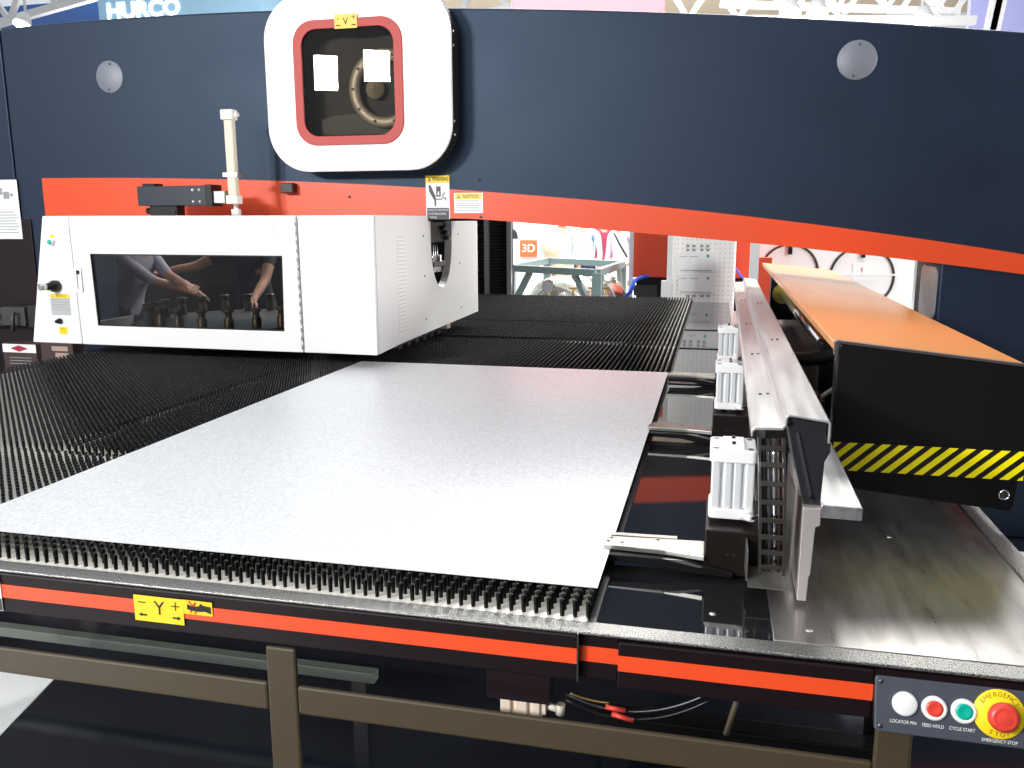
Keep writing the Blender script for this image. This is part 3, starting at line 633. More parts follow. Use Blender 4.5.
# ------------------------------------------------------------ control panel
cp = thing('control_panel', (.45, 1.40, .745), 'slate control panel with push buttons and a red emergency stop at the table front', 'control panel')
TA = R(17); PU = Vector((1, 0, 0)); PV = Vector((0, math.sin(TA), math.cos(TA))); PN = PU.cross(PV); PO = Vector((.417, 1.404, .800))
def onp(px, py):                      # pixel -> panel coordinates (u, v)
    d = ray(px, py); t = (PO-CAM).dot(PN)/d.dot(PN); p = CAM+d*t-PO; return p.dot(PU), p.dot(PV)
def pw_(u, v, n=0): return PO+PU*u+PV*v+PN*n
(ul, vt), (ur, vb) = onp(875.5, 675), onp(1034, 749)
vb = onp(876, 731)[1]
pb_ = MB(); ol = rrect(ul, ur, vb, vt, .006, 4); n_ = len(ol)
pb_.add([pw_(u, v, 0) for u, v in ol]+[pw_(u, v, -.012) for u, v in ol], [tuple(range(n_)), tuple(range(2*n_-1, n_-1, -1))]+[(i, (i+1) % n_, (i+1) % n_+n_, i+n_) for i in range(n_)])
pb_.build('panel_plate', PANELG, cp, .002)
for px, py, nm, m1 in ((904.5, 703.5, 'white', None), (934, 708, 'red', REDB), (963.5, 711, 'green', GREENB)):
    q = pw_(*onp(px, py), .0002)
    bt = MB().lathe([(0, .008), (.016, .008), (.0188, .006), (.0198, .003), (.0198, 0)] if m1 is None else [(.0126, .005), (.0150, .007), (.0180, .006), (.0198, .003), (.0198, 0)], q, PN, 36).build('push_button', mat('white_plastic', (.86, .85, .83), .3), cp)
    lab(bt, nm+' push button')
    if m1: MB().lathe([(0, .005), (.008, .0054), (.0126, .007), (.0128, .003)], q, PN, 30).build('button_cap', m1, bt)
eu, ev = onp(999, 714); ec = pw_(eu, ev, .0002)
ring = MB().lathe([(0, .003), (.0375, .003), (.0392, .0015), (.0392, 0)], ec, PN, 48).build('stop_ring', YELR, cp)
MB().lathe([(.019, .003), (.018, .014), (.0, .014)], ec, PN, 30).build('stem', YELR, ring)
MB().lathe([(0, .0325), (.010, .032), (.0145, .0305), (.0155, .031), (.017, .0305), (.020, .029), (.0230, .025), (.0234, .020), (.021, .0145), (0, .0145)], ec, PN, 40).build('emergency_stop_button', REDB, cp)
arc_t = []
for k, chh in enumerate('EMERGENCY'):
    a = R(90+54-108*k/8); arc_t.append((chh, .0315*math.cos(a), .0315*math.sin(a), .0072, a-math.pi/2))
for k, chh in enumerate('STOP'):
    a = R(270-24+48*k/3); arc_t.append((chh, .0318*math.cos(a), .0318*math.sin(a), .0070, a+math.pi/2))
text_mesh(arc_t, ec+PN*.0032, PU, PV).build('lettering', mat('olive_ink', (.20, .15, .0), .6), ring)
tl = []
for px, py, t in ((903, 722, 'LOCATOR PIN'), (933, 726, 'FEED HOLD'), (962, 729.5, 'CYCLE START'), (999.5, 741.5, 'EMERGENCY STOP')):
    u_, v_ = onp(px, py); tl.append((t, u_, v_, .0054, 0, .82))
text_mesh(tl, pw_(0, 0, .0002), PU, PV).build('lettering', PAPER, cp)
for u_, v_ in ((ul+.009, vt-.009), (ul+.009, vb+.009), (ur-.009, vt-.009), (ur-.009, vb+.009)):
    q = pw_(u_, v_, .0002); sc = MB().lathe([(0, .0012), (.0035, .001), (.0042, 0)], q, PN, 12).build('screw', DSTEEL, cp)
    MB().obox(q+PN*.0014, PU, PV, PN, .0025, .0005, .0002).build('slot', INK, sc)

# ------------------------------------------------------------ carriage rail
def yawx(y): return (y-1.62)*.008
def extr(poly, y0, y1, name, m, parent, bevel=0, thick=None):
    mb = MB(); n = len(poly)
    v = [(x+yawx(y0), y0, z) for x, z in poly]+[(x+yawx(y1), y1, z) for x, z in poly]
    mb.add(v, [tuple(range(n)), tuple(range(2*n-1, n-1, -1))]+[(i, (i+1) % n, (i+1) % n+n, i+n) for i in range(n)])
    return mb.build(name, m, parent, bevel)
car = thing('carriage_rail', (.17, 3.5, .868), 'long milled aluminium carriage beam running along the table beside the sheet', 'machine rail')
extr([(.077, 1.196), (.077, 1.207), (.083, 1.214), (.131, 1.216), (.137, 1.222), (.139, 1.238), (.144, 1.242), (.215, 1.233), (.219, 1.228), (.219, 1.19), (.2155, 1.19), (.2155, 1.226), (.213, 1.229), (.146, 1.238), (.142, 1.234), (.141, 1.219), (.134, 1.211), (.085, 1.209), (.081, 1.205), (.081, 1.196)], 1.632, 5.6, 'top_cover', RAIL, car, .001)
for y in (1.95, 2.55, 3.3, 4.3):
    for dx in (0, .014): MB().lathe([(0, .004), (.0035, .004), (.004, 0)], (.105+yawx(y)+dx*1.2, y+dx*.5, 1.2145), UZ, 10).build('screw', DSTEEL, car)
for y in (2.7, 3.9):
    for dx in (0, .014): MB().lathe([(0, .004), (.0035, .004), (.004, 0)], (.166+yawx(y)+dx*1.2, y+dx*.5, 1.2385), UZ, 10).build('screw', DSTEEL, car)
extr([(.150, 1.236), (.212, 1.228), (.2125, 1.2), (.222, 1.185), (.2225, 1.17), (.213, 1.15), (.210, 1.066), (.182, 1.066)], 1.655, 5.6, 'main_extrusion', SILV, car, .001)
ep = extr([(.139, 1.233), (.212, 1.2265), (.2125, 1.2), (.222, 1.187), (.2225, 1.172), (.213, 1.152), (.2105, 1.0675), (.1795, 1.0675)], 1.640, 1.6545, 'end_plate', mat('dark_end_plate', (.035, .036, .040), .12, .4), car, .001)
for x, z in ((.145, 1.225), (.192, 1.083)): MB().lathe([(0, .006), (.0045, .006), (.005, 0)], (x, 1.64, z), (0, -1, 0), 12).build('screw', BLACK, ep)
extr([(.158, 1.205), (.163, 1.208), (.197, 1.075), (.191, 1.075)], 1.636, 1.6398, 'highlight_streak', CHROME, car)  # chrome strip standing in for the light streak on the end plate
extr([(.2105, 1.047), (.284, 1.046), (.284, 1.072), (.2105, 1.073)], 1.625, 5.6, 'flange', SILV, car, .002)
extr([(.177, .878), (.194, .878), (.196, .93), (.1985, .93), (.202, 1.028), (.2105, 1.032), (.2105, 1.066), (.178, 1.066)], 1.622, 4.4, 'web_plate', mat('rosy_aluminium', (.66, .60, .58), .35, .6), car, .002)
extr([(.124, .99), (.177, .99), (.177, 1.19), (.124, 1.19)], 2.02, 5.5, 'core', BLACK, car)
extr([(.126, .885), (.177, .885), (.177, .98), (.126, .98)], 2.02, 4.9, 'lower_guide', BLACK, car)

# drag chain rising out of its tray
chn = thing('cable_chain', (.115, 1.67, .905), 'black plastic cable drag chain standing at the open rail end', 'cable chain')
path = []
for i in range(9):
    t = i/8; path.append((Vector((.131-.014*t+.0*t, 1.668-.028*math.sin(math.pi*min(1, t*1.1)), .915+.27*t))))
for i in range(8):
    a, b = path[i], path[i+1]; d_ = (b-a).normalized(); sx = Vector((1, 0, 0)); nn = sx.cross(d_)
    lk = MB(); c = (a+b)/2; h = (b-a).length*.5
    for s in (-1, 1): lk.obox(c+sx*s*.0225, d_, nn, sx, h*1.04, .012, .003)
    lk.obox(c-nn*.010, d_, nn, sx, h*.30, .0025, .023); lk.obox(c+nn*.010, d_, nn, sx, h*.30, .0025, .023)
    ob = lk.build('link', mat('chain_plastic', (.035, .032, .027), .3), chn, .001)
    MB().lathe([(0, .0008), (.002, .0008), (.0025, 0)], c-nn*.0128+d_*h*.1, -nn, 8).build('link_mark', INK, ob)
for k, m_ in enumerate((BLACKP, mat('cable_grey', (.03, .03, .035), .25), CHROME, mat('cable_brown', (.03, .012, .010), .3))):
    MB().tube([p+Vector((-.014+.0092*k, .002*(k % 2), 0)) for p in path], .0040).build('cable', m_, chn)
tray = MB()
tray.box(.085, .160, 1.628, 1.733, .893, .8955); tray.box(.1605, .163, 1.628, 1.733, .893, 1.10); tray.box(.082, .085, 1.66, 1.733, .893, .955)
tag(tray.build('chain_tray', mat('tray_grey', (.25, .24, .22), .35, .7)), 'grey bent metal tray under the cable drag chain', 'tray')

# ------------------------------------------------------------ sheet clamps with pneumatic cylinders
def make_clamp(label):
    t = thing('sheet_clamp', (0, 0, .868), label, 'clamp', None)
    def ob(mb, n, m, par=t, bev=0): return mb.build(n, m, par, bev)
    body = ob(MB().box(0, .116, 0, .22, .868, .966), 'clamp_body', mat('clamp_black', (.011, .007, .0065), .35, spec=.25), t, .003)
    for x in (.047, .060): ob(MB().lathe([(0, .0004), (.0035, .0003)], (x, 0, .915), (0, -1, 0), 10), 'screw_hole', INK, body)
    jaw = MB().prism([(-.214, .011), (-.214, .055), (-.19, .064), (-.09, .070), (0, .076), (0, -.012), (-.08, .004)], 'Z', .9005, .912)
    up_ = ob(jaw, 'upper_jaw', mat('worn_steel', (.48, .46, .42), .28, .9), t, .0015)
    ob(MB().prism([(-.205, .078), (-.13, .080), (-.06, .084), (-.06, .1), (-.2, .094)], 'Z', .903, .909), 'jaw_plate', MATS['worn_steel'], t)
    for x, y in ((-.205, .03), (-.20, .05), (-.175, .028), (-.10, .06)): ob(MB().lathe([(0, .0012), (.003, .001), (.0035, 0)], (x, y, .912), UZ, 10), 'screw', BLACK, up_)
    ob(MB().prism([(-.205, .8985), (-.205, .885), (-.10, .882), (-.05, .872), (.06, .8685), (.06, .880), (-.03, .8985)], 'Y', -.012, .075), 'lower_jaw', BLACK, t, .002)
    ob(MB().prism([(-.085, .8992), (-.01, .886), (-.001, .889), (-.05, .8995)], 'Y', -.0145, -.0122), 'jaw_bevel', MATS['worn_steel'], t)
    CW = mat('cylinder_white', (.86, .86, .86), .3)
    ob(MB().prism(rrect(.004, .098, .045, .155, .012, 4), 'Z', .976, .998), 'end_cap', CW, t, .003)
    cap = ob(MB().prism(rrect(.003, .099, .042, .158, .010, 4), 'Z', 1.100, 1.128), 'end_cap', CW, t, .003)
    ob(MB().box(.030, .074, .055, .145, 1.1283, 1.133), 'top_boss', CW, cap, .001)
    for x in (.016, .086):
        for y in (.058, .142): ob(MB().lathe([(.0, .0005), (.004, .0004), (.006, .001), (.007, 0)], (x, y, 1.128), UZ, 12), 'bolt', DSTEEL, cap)
    for y in (.08, .13): ob(MB().cyl((.052, y, 1.133), (.052, y, 1.138), .004, 8), 'plug', BLACK, cap)
    brl = MB()
    for x0, x1 in ((.008, .026), (.034, .050), (.054, .070), (.078, .096)): brl.box(x0, x1, .050, .15, .998, 1.100)
    brl.box(.012, .092, .058, .146, .998, 1.100)
    ob(brl, 'barrel', mat('satin_aluminium', (.88, .89, .90), .28, .3), t, .003)
    ob(MB().cyl((.03, .09, .966), (.03, .09, .976), .014, 12), 'rod_end', STEEL, t); ob(MB().cyl((.075, .1, .966), (.075, .1, .976), .014, 12), 'rod_end', STEEL, t)
    fit = ob(MB().cyl((.078, .045, .985), (.094, .02, .99), .009, 10, .007), 'fitting', CW, t)
    ob(MB().tube([(.094, .02, .99), (.108, .012, 1.003), (.125, .03, 1.012), (.15, .10, 1.015)], .0035), 'air_hose', BLACKP, fit)
    return t
names = ['nearest white topped sheet clamp, gripping the sheet close to the front corner', 'middle sheet clamp gripping the right edge halfway along the sheet', 'third sheet clamp from the front, gripping the sheet by its back corner', 'farthest sheet clamp, beyond the back edge of the sheet']
base = make_clamp(names[0]); base['group'] = 'sheet clamps along the rail'
def copy_tree(o, parent=None):
    c = o.copy(); COL.objects.link(c)
    if parent is not None: c.parent = parent
    for ch in list(o.children): copy_tree(ch, c)
    return c
base.location = (0, 1.735, .868)
for k, y in enumerate((2.83, 3.86)):
    c = copy_tree(base); c.location = (yawx(y)*.9, y, .868); c['label'] = names[k+1]

# ------------------------------------------------------------ orange topped carriage cover
cc = thing('carriage_cover', (.5, 3.5, .93), 'long black carriage housing with an orange lid and a yellow striped front', 'machine cover')
X0, X1, Y0, Y1 = .290, .700, 2.14, 6.1
ZL, ZR = 1.313, 1.268
def gxo(y): return (y-Y0)*.006
mb = MB()
fr_poly = [(X0, .957), (X0, ZL-.012), (X0+.008, ZL-.003), (X1, ZR-.003), (X1+.012, ZR-.02), (X1+.02, .995), (X1+.01, .99), (X1+.006, .935), (X1-.004, .920), (X0+.02, .955)]
MB().prism(fr_poly, 'Y', Y0, Y0+.05).build('front_plate', BLACK, cc, .004)
lid = MB().add([(X0-.006, Y0+.012, ZL), (X1+.012, Y0+.012, ZR), (X1+.05, Y1, ZR), (X0+.016, Y1, ZL), (X0-.006, Y0+.012, ZL-.024), (X1+.012, Y0+.012, ZR-.024), (X1+.05, Y1, ZR-.024), (X0+.016, Y1, ZL-.024)],
               [(0, 1, 2, 3), (7, 6, 5, 4), (0, 4, 5, 1), (1, 5, 6, 2), (2, 6, 7, 3), (3, 7, 4, 0)])
lid.build('lid', LIDOR, cc, .004)
MB().prism([(X0-.007, ZL-.03), (X0-.007, ZL+.001), (X0, ZL+.004), (X1+.014, ZR+.004), (X1+.014, ZR-.02), (X1+.008, ZR-.002), (X0+.004, ZL-.003), (X0+.002, ZL-.03)], 'Y', Y0-.003, Y0+.014).build('front_edge', mat('worn_edge', (.10, .085, .09), .3, .4), cc, .001)
MB().box(.66, .70, Y0+.05, Y1, .95, ZR-.024).build('right_wall', BLACK, cc)
MB().box(.46, .50, Y0+.05, Y1, .965, ZR-.03).build('inner_wall', BLACK, cc)
MB().box(.30, .66, Y0+.05, Y1, .955, .965).build('floor_pan', BLACK, cc)
MB().box(.30, .62, 5.0, 5.2, .868, .9545).build('support_foot', BLACK, cc)
# hazard tape
tz0, tz1, yy = .998, 1.068, Y0-.0008
hz = MB()
n_ = 14; x_ = X0+.006; wv = (X1+.016-x_)
MB().box(x_, X1+.018, Y0-.0006, Y0-.0001, tz0, tz1).build('hazard_tape', mat('tape_black', (.012, .009, .008), .35), cc)
pit = .0372
polys = []
def clipx(p): return [(min(max(a, x_), X1+.018), b) for a, b in p]
k = -3
while x_+k*pit < X1+.02:
    a = x_+k*pit; sh_ = (tz1-tz0)*1.05
    pl = [(a, tz0), (a+pit*.52, tz0), (a+pit*.52+sh_, tz1), (a+sh_, tz1)]
    # clip against the tape ends
    def clip(pl, xv, keep):
        o_ = []
        for i in range(len(pl)):
            p, q = pl[i], pl[(i+1) % len(pl)]; pi, qi = keep(p[0]), keep(q[0])
            if pi: o_.append(p)
            if pi != qi:
                t = (xv-p[0])/(q[0]-p[0]); o_.append((xv, p[1]+t*(q[1]-p[1])))
        return o_
    pl = clip(pl, x_, lambda v: v >= x_)
    if len(pl) > 2: pl = clip(pl, X1+.018, lambda v: v <= X1+.018)
    if len(pl) > 2: polys.append(pl)
    k += 1
for p in polys: hz.prism(p, 'Y', Y0-.0011, Y0-.0007)
hz.build('hazard_stripes', mat('tape_yellow', (1.0, .86, .0), .4), cc)
bq = atY(1004, 495, Y0)
bo = MB().lathe([(.009, .001), (.011, .004), (.013, .002), (.013, 0)], (bq.x, Y0-.0003, bq.z), (0, -1, 0), 24).build('bolt', CHROME, cc)
MB().lathe([(0, .002), (.009, .001)], (bq.x, Y0-.0003, bq.z), (0, -1, 0), 6).build('socket', DSTEEL, bo)
# guide shaft and hose inside
shf = thing('guide_shaft', (.39, 4.3, 1.15), 'bright steel guide shaft under the left edge of the orange lid', 'shaft')
a, b = atZ(783, 294, 1.16), atZ(826, 347, 1.16)
MB().cyl(a, b, .022, 18).build('shaft', CHROME, shf)
da = (a-b).normalized()
MB().cyl(a, a+da*.03, .06, 20).build('bearing_ring', mat('dull_yellow', (.30, .24, .02), .5), shf)
MB().box(a.x-.07, a.x+.06, a.y+.03, a.y+.16, 1.0, 1.26).build('bearing_block', BLACK, shf, .006)
MB().box(b.x-.03, b.x+.05, b.y-.10, b.y, .966, 1.19).build('bearing_block', BLACK, shf, .006)
h0, h1 = Vector((.225, 3.02, 1.135)), Vector((.44, 3.06, 1.165))
pts = [h0.lerp(h1, i/90)+Vector((0, 0, -.018*math.sin(math.pi*i/90))) for i in range(91)]
tag(MB().tube(pts, [.026 if i % 2 else .021 for i in range(91)], 12).build('corrugated_hose', mat('hose_black', (.02, .02, .018), .3)), 'black corrugated hose between the rail and the orange lidded housing', 'hose')
fv = thing('valve_fitting', (.33, 2.75, .97), 'small brass and steel valve below the corrugated hose', 'valve')
MB().box(.30, .345, 2.72, 2.80, .966, 1.05).build('valve_body', DSTEEL, fv, .004); MB().cyl((.29, 2.76, 1.06), (.33, 2.76, 1.062), .012, 8).build('brass_nut', COPPER, fv)
MB().tube([(.33, 2.76, 1.05), (.37, 2.8, 1.07), (.44, 2.85, 1.12)], .008).build('tube', mat('pale_green_tube', (.45, .50, .40), .3), fv)

# ------------------------------------------------------------ gear at the far left below the band
q = atY(10, 318, 4.5)
vz = thing('hose_clamp_unit', (-4.35, 4.5, .9), 'dark grey clamp unit with a lever on the left pillar below the paper', 'clamp unit')
GR = mat('dull_grey_paint', (.045, .045, .046), .45)
MB().box(-4.40, -4.22, 4.49, 4.585, .955, 1.075).build('unit_body', GR, vz, .008)
MB().box(-4.22, -4.12, 4.51, 4.585, .945, 1.085).build('unit_head', mat('dim_grey', (.02, .02, .02), .4), vz, .006)
MB().tube([(-4.27, 4.47, 1.04), (-4.27, 4.45, 1.03), (-4.28, 4.45, .93)], .012).build('lever', GR, vz)
MB().cyl((-4.60, 4.54, 1.03), (-4.40, 4.54, 1.03), .03, 16).build('pipe', GR, vz); MB().cyl((-4.60, 4.54, .97), (-4.40, 4.54, .97), .03, 16).build('pipe', GR, vz)
def crate(name, x0, x1, z0, z1, y, label):
    t = thing(name, ((x0+x1)/2, y+.05, z0), label, 'box'); return t
shelf = tag(MB().box(-4.95, -3.62, 4.05, 4.585, .60, .66).build('side_shelf', BLACK, None, .004), 'black side ledge left of the brush table carrying two boxes', 'ledge')
lgs = MB()
BRN = mat('brown_card', (.045, .022, .022), .6)
p0, p1 = atY(2, 343, 4.30), atY(38, 365, 4.30)
bx1 = tag(MB().box(p0.x, p1.x, 4.30, 4.42, .6605, p0.z).build('label_box', BRN, None, .003), 'dark box with a white label and red diamond at the far left', 'box')
MB().box(p0.x+.002, p1.x-.002, 4.2985, 4.2998, p0.z-.055, p0.z-.004).build('label', PAPER, bx1)
cxm = (p0.x+p1.x)/2
decal(MB(), (cxm, 4.298, p0.z-.03), UX, UZ, [[(-.065, 0), (0, -.02), (.065, 0), (0, .02)]], .0004).build('diamond_print', mat('crimson_ink', (.36, .015, .04), .5), bx1)
decal(MB(), (cxm, 4.2996, p0.z-.085), UX, UZ, [rect(-.08, .08, -.004-.018*i, .0-.018*i) for i in range(3)], .0004).build('text_line', GREYTXT, bx1)
p0, p1 = atY(40, 342, 4.2), atY(74, 362, 4.2)
bx2 = tag(MB().box(p0.x, p1.x, 4.20, 4.29, .6605, p0.z).build('gauge_box', BRN, None, .003), 'small brown box with pale panels beside the brush table', 'box')
for (a, b, c, d_) in ((.35, .85, .55, .8), (.45, .85, .15, .45)):
    wx, wz = p1.x-p0.x, .11
    MB().box(p0.x+wx*a, p0.x+wx*b, 4.1985, 4.1998, p0.z-wz*(1-c), p0.z-wz*(1-d_)).build('pale_panel', mat('pinkish_panel', (.40, .28, .25), .5), bx2)
lg = MB().box(-4.94, -4.88, 4.1, 4.5, 0, .5995).build('leg', BLACK, shelf); MB().box(-3.70, -3.64, 4.1, 4.5, 0, .5995).build('leg', BLACK, shelf)

# ------------------------------------------------------------ louvred cabinet behind the guard
lc = thing('louvred_cabinet', (-4.0, 8.5, 0), 'black louvred cabinet standing behind the white guard and the brush table', 'cabinet')
xr = atY(511, 250, 8.2).x; xm = atY(487, 250, 8.2).x
MB().box(-7.5, xr, 8.22, 8.29, 0, 2.3).build('cabinet_body', DIM, lc)
lv = MB()
for i in range(44):
    z = .62+i*.030
    for x0, x1 in ((xm+.03, xr-.04), (-3.6, xm-.03)):
        lv.add([(x0, 8.215, z), (x1, 8.215, z), (x1, 8.185, z+.006), (x0, 8.185, z+.006), (x0, 8.215, z+.022), (x1, 8.215, z+.022)], [(0, 1, 2, 3), (3, 2, 5, 4)])
lv.build('louvre_panel', mat('louvre_black', (.018, .018, .018), .3), lc)
for x in (xm, xr-.015): MB().box(x-.022, x+.022, 8.17, 8.22, 0, 2.3).build('post', mat('post_grey', (.20, .20, .21), .35, .5), lc)

# ------------------------------------------------------------ people
BONES = {}
def person(name, loc, yaw, label, shirt, pants, hand_r=None, hand_l=None, lean=0, H=1.74, sleeve='long', tilt=0, group=None):
    k = H/1.74
    def L(x, y, z): return Vector((x, y, z))*k
    ln = R(lean)
    def bend(v):
        piv = Vector((0, 0, .95*k)); d = v-piv; return piv+Matrix.Rotation(ln, 3, 'X')@d
    J = {}; E = []; Rd = {}; cls = {}
    def jt(n, v, r, c, par=None):
        J[n] = v; Rd[n] = r*k; cls[n] = c
        if par: E.append((par, n))
    jt('pelvis', L(0, 0, .95), .135, 'p'); 
    up_ = {}
    for n, v, r, c, par in (('waist', (0, 0, 1.08), .125, 's', 'pelvis'), ('chest', (0, -.01, 1.27), .145, 's', 'waist'), ('yoke', (0, 0, 1.41), .10, 's', 'chest'), ('neck', (0, 0, 1.50), .055, 'k', 'yoke'),
                            ('jaw', (0, -.02, 1.575), .072, 'k', 'neck'), ('brow', (0, -.012, 1.655), .088, 'k', 'jaw'), ('crown', (0, .005, 1.715), .07, 'k', 'brow')):
        jt(n, bend(L(*v)), r, c, par)
    for s, hs in ((-1, hand_r), (1, hand_l)):
        t = 'R' if s < 0 else 'L'
        sh = bend(L(s*.185, 0, 1.40)); jt('sh'+t, sh, .068, 's', 'yoke')
        tgt = (Matrix.Rotation(-yaw, 3, 'Z')@(Vector(hs)-Vector(loc))) if hs is not None else bend(L(s*.24, -.06, .84))
        if hs is None: tgt = L(s*.25, -.08, .82)
        d = tgt-sh; a, b = .29*k, .27*k; D = min(d.length, (a+b)*.985); d.normalize(); wr = sh+d*D
        ca = (a*a+D*D-b*b)/(2*a*D); pole = Vector((s*.3, .25, -.9)); pole = (pole-d*pole.dot(d)).normalized()
        el = sh+d*a*ca+pole*a*math.sqrt(max(0, 1-ca*ca))
        fc = 's' if sleeve == 'long' else 'k'
        jt('ua'+t, sh.lerp(el, .55), .052, 's', 'sh'+t); jt('el'+t, el, .043, 's' if sleeve != 'short' else 'k', 'ua'+t)
        jt('fa'+t, el.lerp(wr, .45), .040, fc if sleeve != 'half' else 'k', 'el'+t); jt('wr'+t, wr, .026, 'k', 'fa'+t)
        hd = (wr-el).normalized(); sd = hd.cross(Vector((0, 0, 1)))
        if sd.length < .2: sd = Vector((1, 0, 0))
        sd.normalize(); nn = sd.cross(hd)
        jt('pm'+t, wr+hd*.055*k, .028, 'k', 'wr'+t)
        for q, (off, ln_) in enumerate(((-.03, .062), (-.01, .075), (.01, .07), (.029, .055))):
            b0 = wr+hd*.085*k+sd*off*k; jt(f'f{q}a'+t, b0, .0105, 'k', 'pm'+t)
            m_ = b0+(hd*.8-nn*.25).normalized()*ln_*.55*k; jt(f'f{q}b'+t, m_, .009, 'k', f'f{q}a'+t)
            jt(f'f{q}c'+t, m_+(hd*.6-nn*.6).normalized()*ln_*.5*k, .0075, 'k', f'f{q}b'+t)
        th0 = wr+hd*.03*k-sd*.034*k; jt('t0'+t, th0, .0125, 'k', 'wr'+t); jt('t1'+t, th0+(hd*.7-sd*.6).normalized()*.04*k, .0105, 'k', 't0'+t); jt('t2'+t, th0+(hd*.7-sd*.6).normalized()*.04*k+(hd-nn*.3).normalized()*.03*k, .0085, 'k', 't1'+t)
        jt('hip'+t, L(s*.095, 0, .90), .098, 'p', 'pelvis'); jt('kn'+t, L(s*.105, -.01, .50), .065, 'p', 'hip'+t)
        jt('ca'+t, L(s*.105, .01, .33), .058, 'p', 'kn'+t); jt('an'+t, L(s*.105, .02, .09), .042, 'p', 'ca'+t); jt('to'+t, L(s*.115, -.14, .035), .036, 'h', 'an'+t)
    ns = list(J); me = bpy.data.meshes.new('skeleton'); me.from_pydata([J[n] for n in ns], [(ns.index(a), ns.index(b)) for a, b in E], [])
    ob = bpy.data.objects.new('skeleton', me); COL.objects.link(ob)
    sk = ob.modifiers.new('skin', 'SKIN'); sk.use_smooth_shade = True
    for i, n in enumerate(ns):
        v = me.skin_vertices[0].data[i]; v.radius = (Rd[n], Rd[n]*(.72 if n in ('pelvis', 'waist', 'chest') else 1)); v.use_root = (n == 'pelvis')
        if n in ('pelvis', 'waist', 'chest', 'yoke'): v.radius = (Rd[n]*1.12, Rd[n]*.8)
    su = ob.modifiers.new('sub', 'SUBSURF'); su.levels = 2; su.render_levels = 2
    dg = bpy.context.evaluated_depsgraph_get(); m2 = bpy.data.meshes.new_from_object(ob.evaluated_get(dg)); bpy.data.objects.remove(ob)
    m2.name = name
    SH = mat('dark_shoe', (.02, .018, .018), .5)
    m2.materials.clear()
    for m_ in (shirt, pants, SKIN, SH): m2.materials.append(m_)
    segs = [(J[a], J[b], cls[b]) for a, b in E]; idx = {'s': 0, 'p': 1, 'k': 2, 'h': 3}
    A = np.array([list(s[0]) for s in segs]); B = np.array([list(s[1]) for s in segs]); dv = B-A; dd = (dv*dv).sum(1)
    mi = []
    for p in m2.polygons:
        c = np.array(p.center); t = np.clip(((c-A)*dv).sum(1)/dd, 0, 1); ds = ((A+dv*t[:, None]-c)**2).sum(1); mi.append(idx[segs[int(ds.argmin())][2]])
    m2.polygons.foreach_set('material_index', mi); m2.polygons.foreach_set('use_smooth', [True]*len(mi)); m2.update()
    e = bpy.data.objects.new(name, m2); COL.objects.link(e); e.location = loc; e.rotation_euler = (0, 0, yaw); tag(e, label, 'person', group)
    ORG[e.name] = (0, 0, 0)
    # hair, eyes, nose, ears, mouth
    hc_ = J['brow']+Vector((0, .012, .02))*k
    hm_ = MB().lathe([(.0, .098), (.045, .09), (.078, .062), (.094, .02), (.092, -.02)], hc_, Matrix.Rotation(ln-R(22), 3, 'X')@Vector((0, 0, 1)), 20)
    hm_.build('hair', HAIR, e)
    f0 = J['brow'].lerp(J['jaw'], .25); rotm = Matrix.Rotation(ln, 3, 'X')
    fm_ = MB()
    for s in (-1, 1): fm_.lathe([(0, .004), (.007, .003), (.010, -.002)], f0+rotm@Vector((s*.031, -.082, .008))*k, rotm@Vector((0, -1, 0)), 10)
    fm_.build('eyes', INK, e)
    MB().tube([f0+rotm@Vector((0, -.082, .006))*k, f0+rotm@Vector((0, -.097, -.02))*k, f0+rotm@Vector((0, -.100, -.034))*k, f0+rotm@Vector((0, -.08, -.042))*k], [.006, .009, .013, .008], 8).build('nose', SKIN, e)
    mo = J['jaw']+rotm@Vector((0, -.068, -.004))*k
    MB().tube([mo+rotm@Vector((x, .012*abs(x)/.022, 0))*k for x in (-.022, 0, .022)], .0045, 6).build('mouth', REDB, e)
    er = MB()
    for s in (-1, 1): er.lathe([(0, .01), (.016, .008), (.02, 0), (.014, -.008)], f0+rotm@Vector((s*.083, .01, 0))*k, (s, 0, 0), 10)
    er.build('ears', SKIN, e)
    return e
g1 = Vector((-4.38, 5.62, 0))
sc_y = 5.55
hand1 = atY(226, 312, 5.35); hand1b = atY(222, 308, 5.6)
person('person', g1, R(88), 'person in a grey shirt reaching right, seen through the guard window', GREYSHIRT, DARKCL, hand_r=(hand1b.x-.2, 5.75, 1.02), hand_l=tuple(hand1+Vector((-.06, 0, 0))), lean=20, sleeve='half', H=1.70)
g2 = Vector((-3.78, 6.55, 0))
person('person', g2, R(10), 'person in dark clothing with bare forearms behind the guard window', DARKCL, DARKCL, hand_r=tuple(atY(150, 276, 6.05)), hand_l=tuple(atY(252, 303, 6.05)), lean=16, sleeve='short', H=1.72)

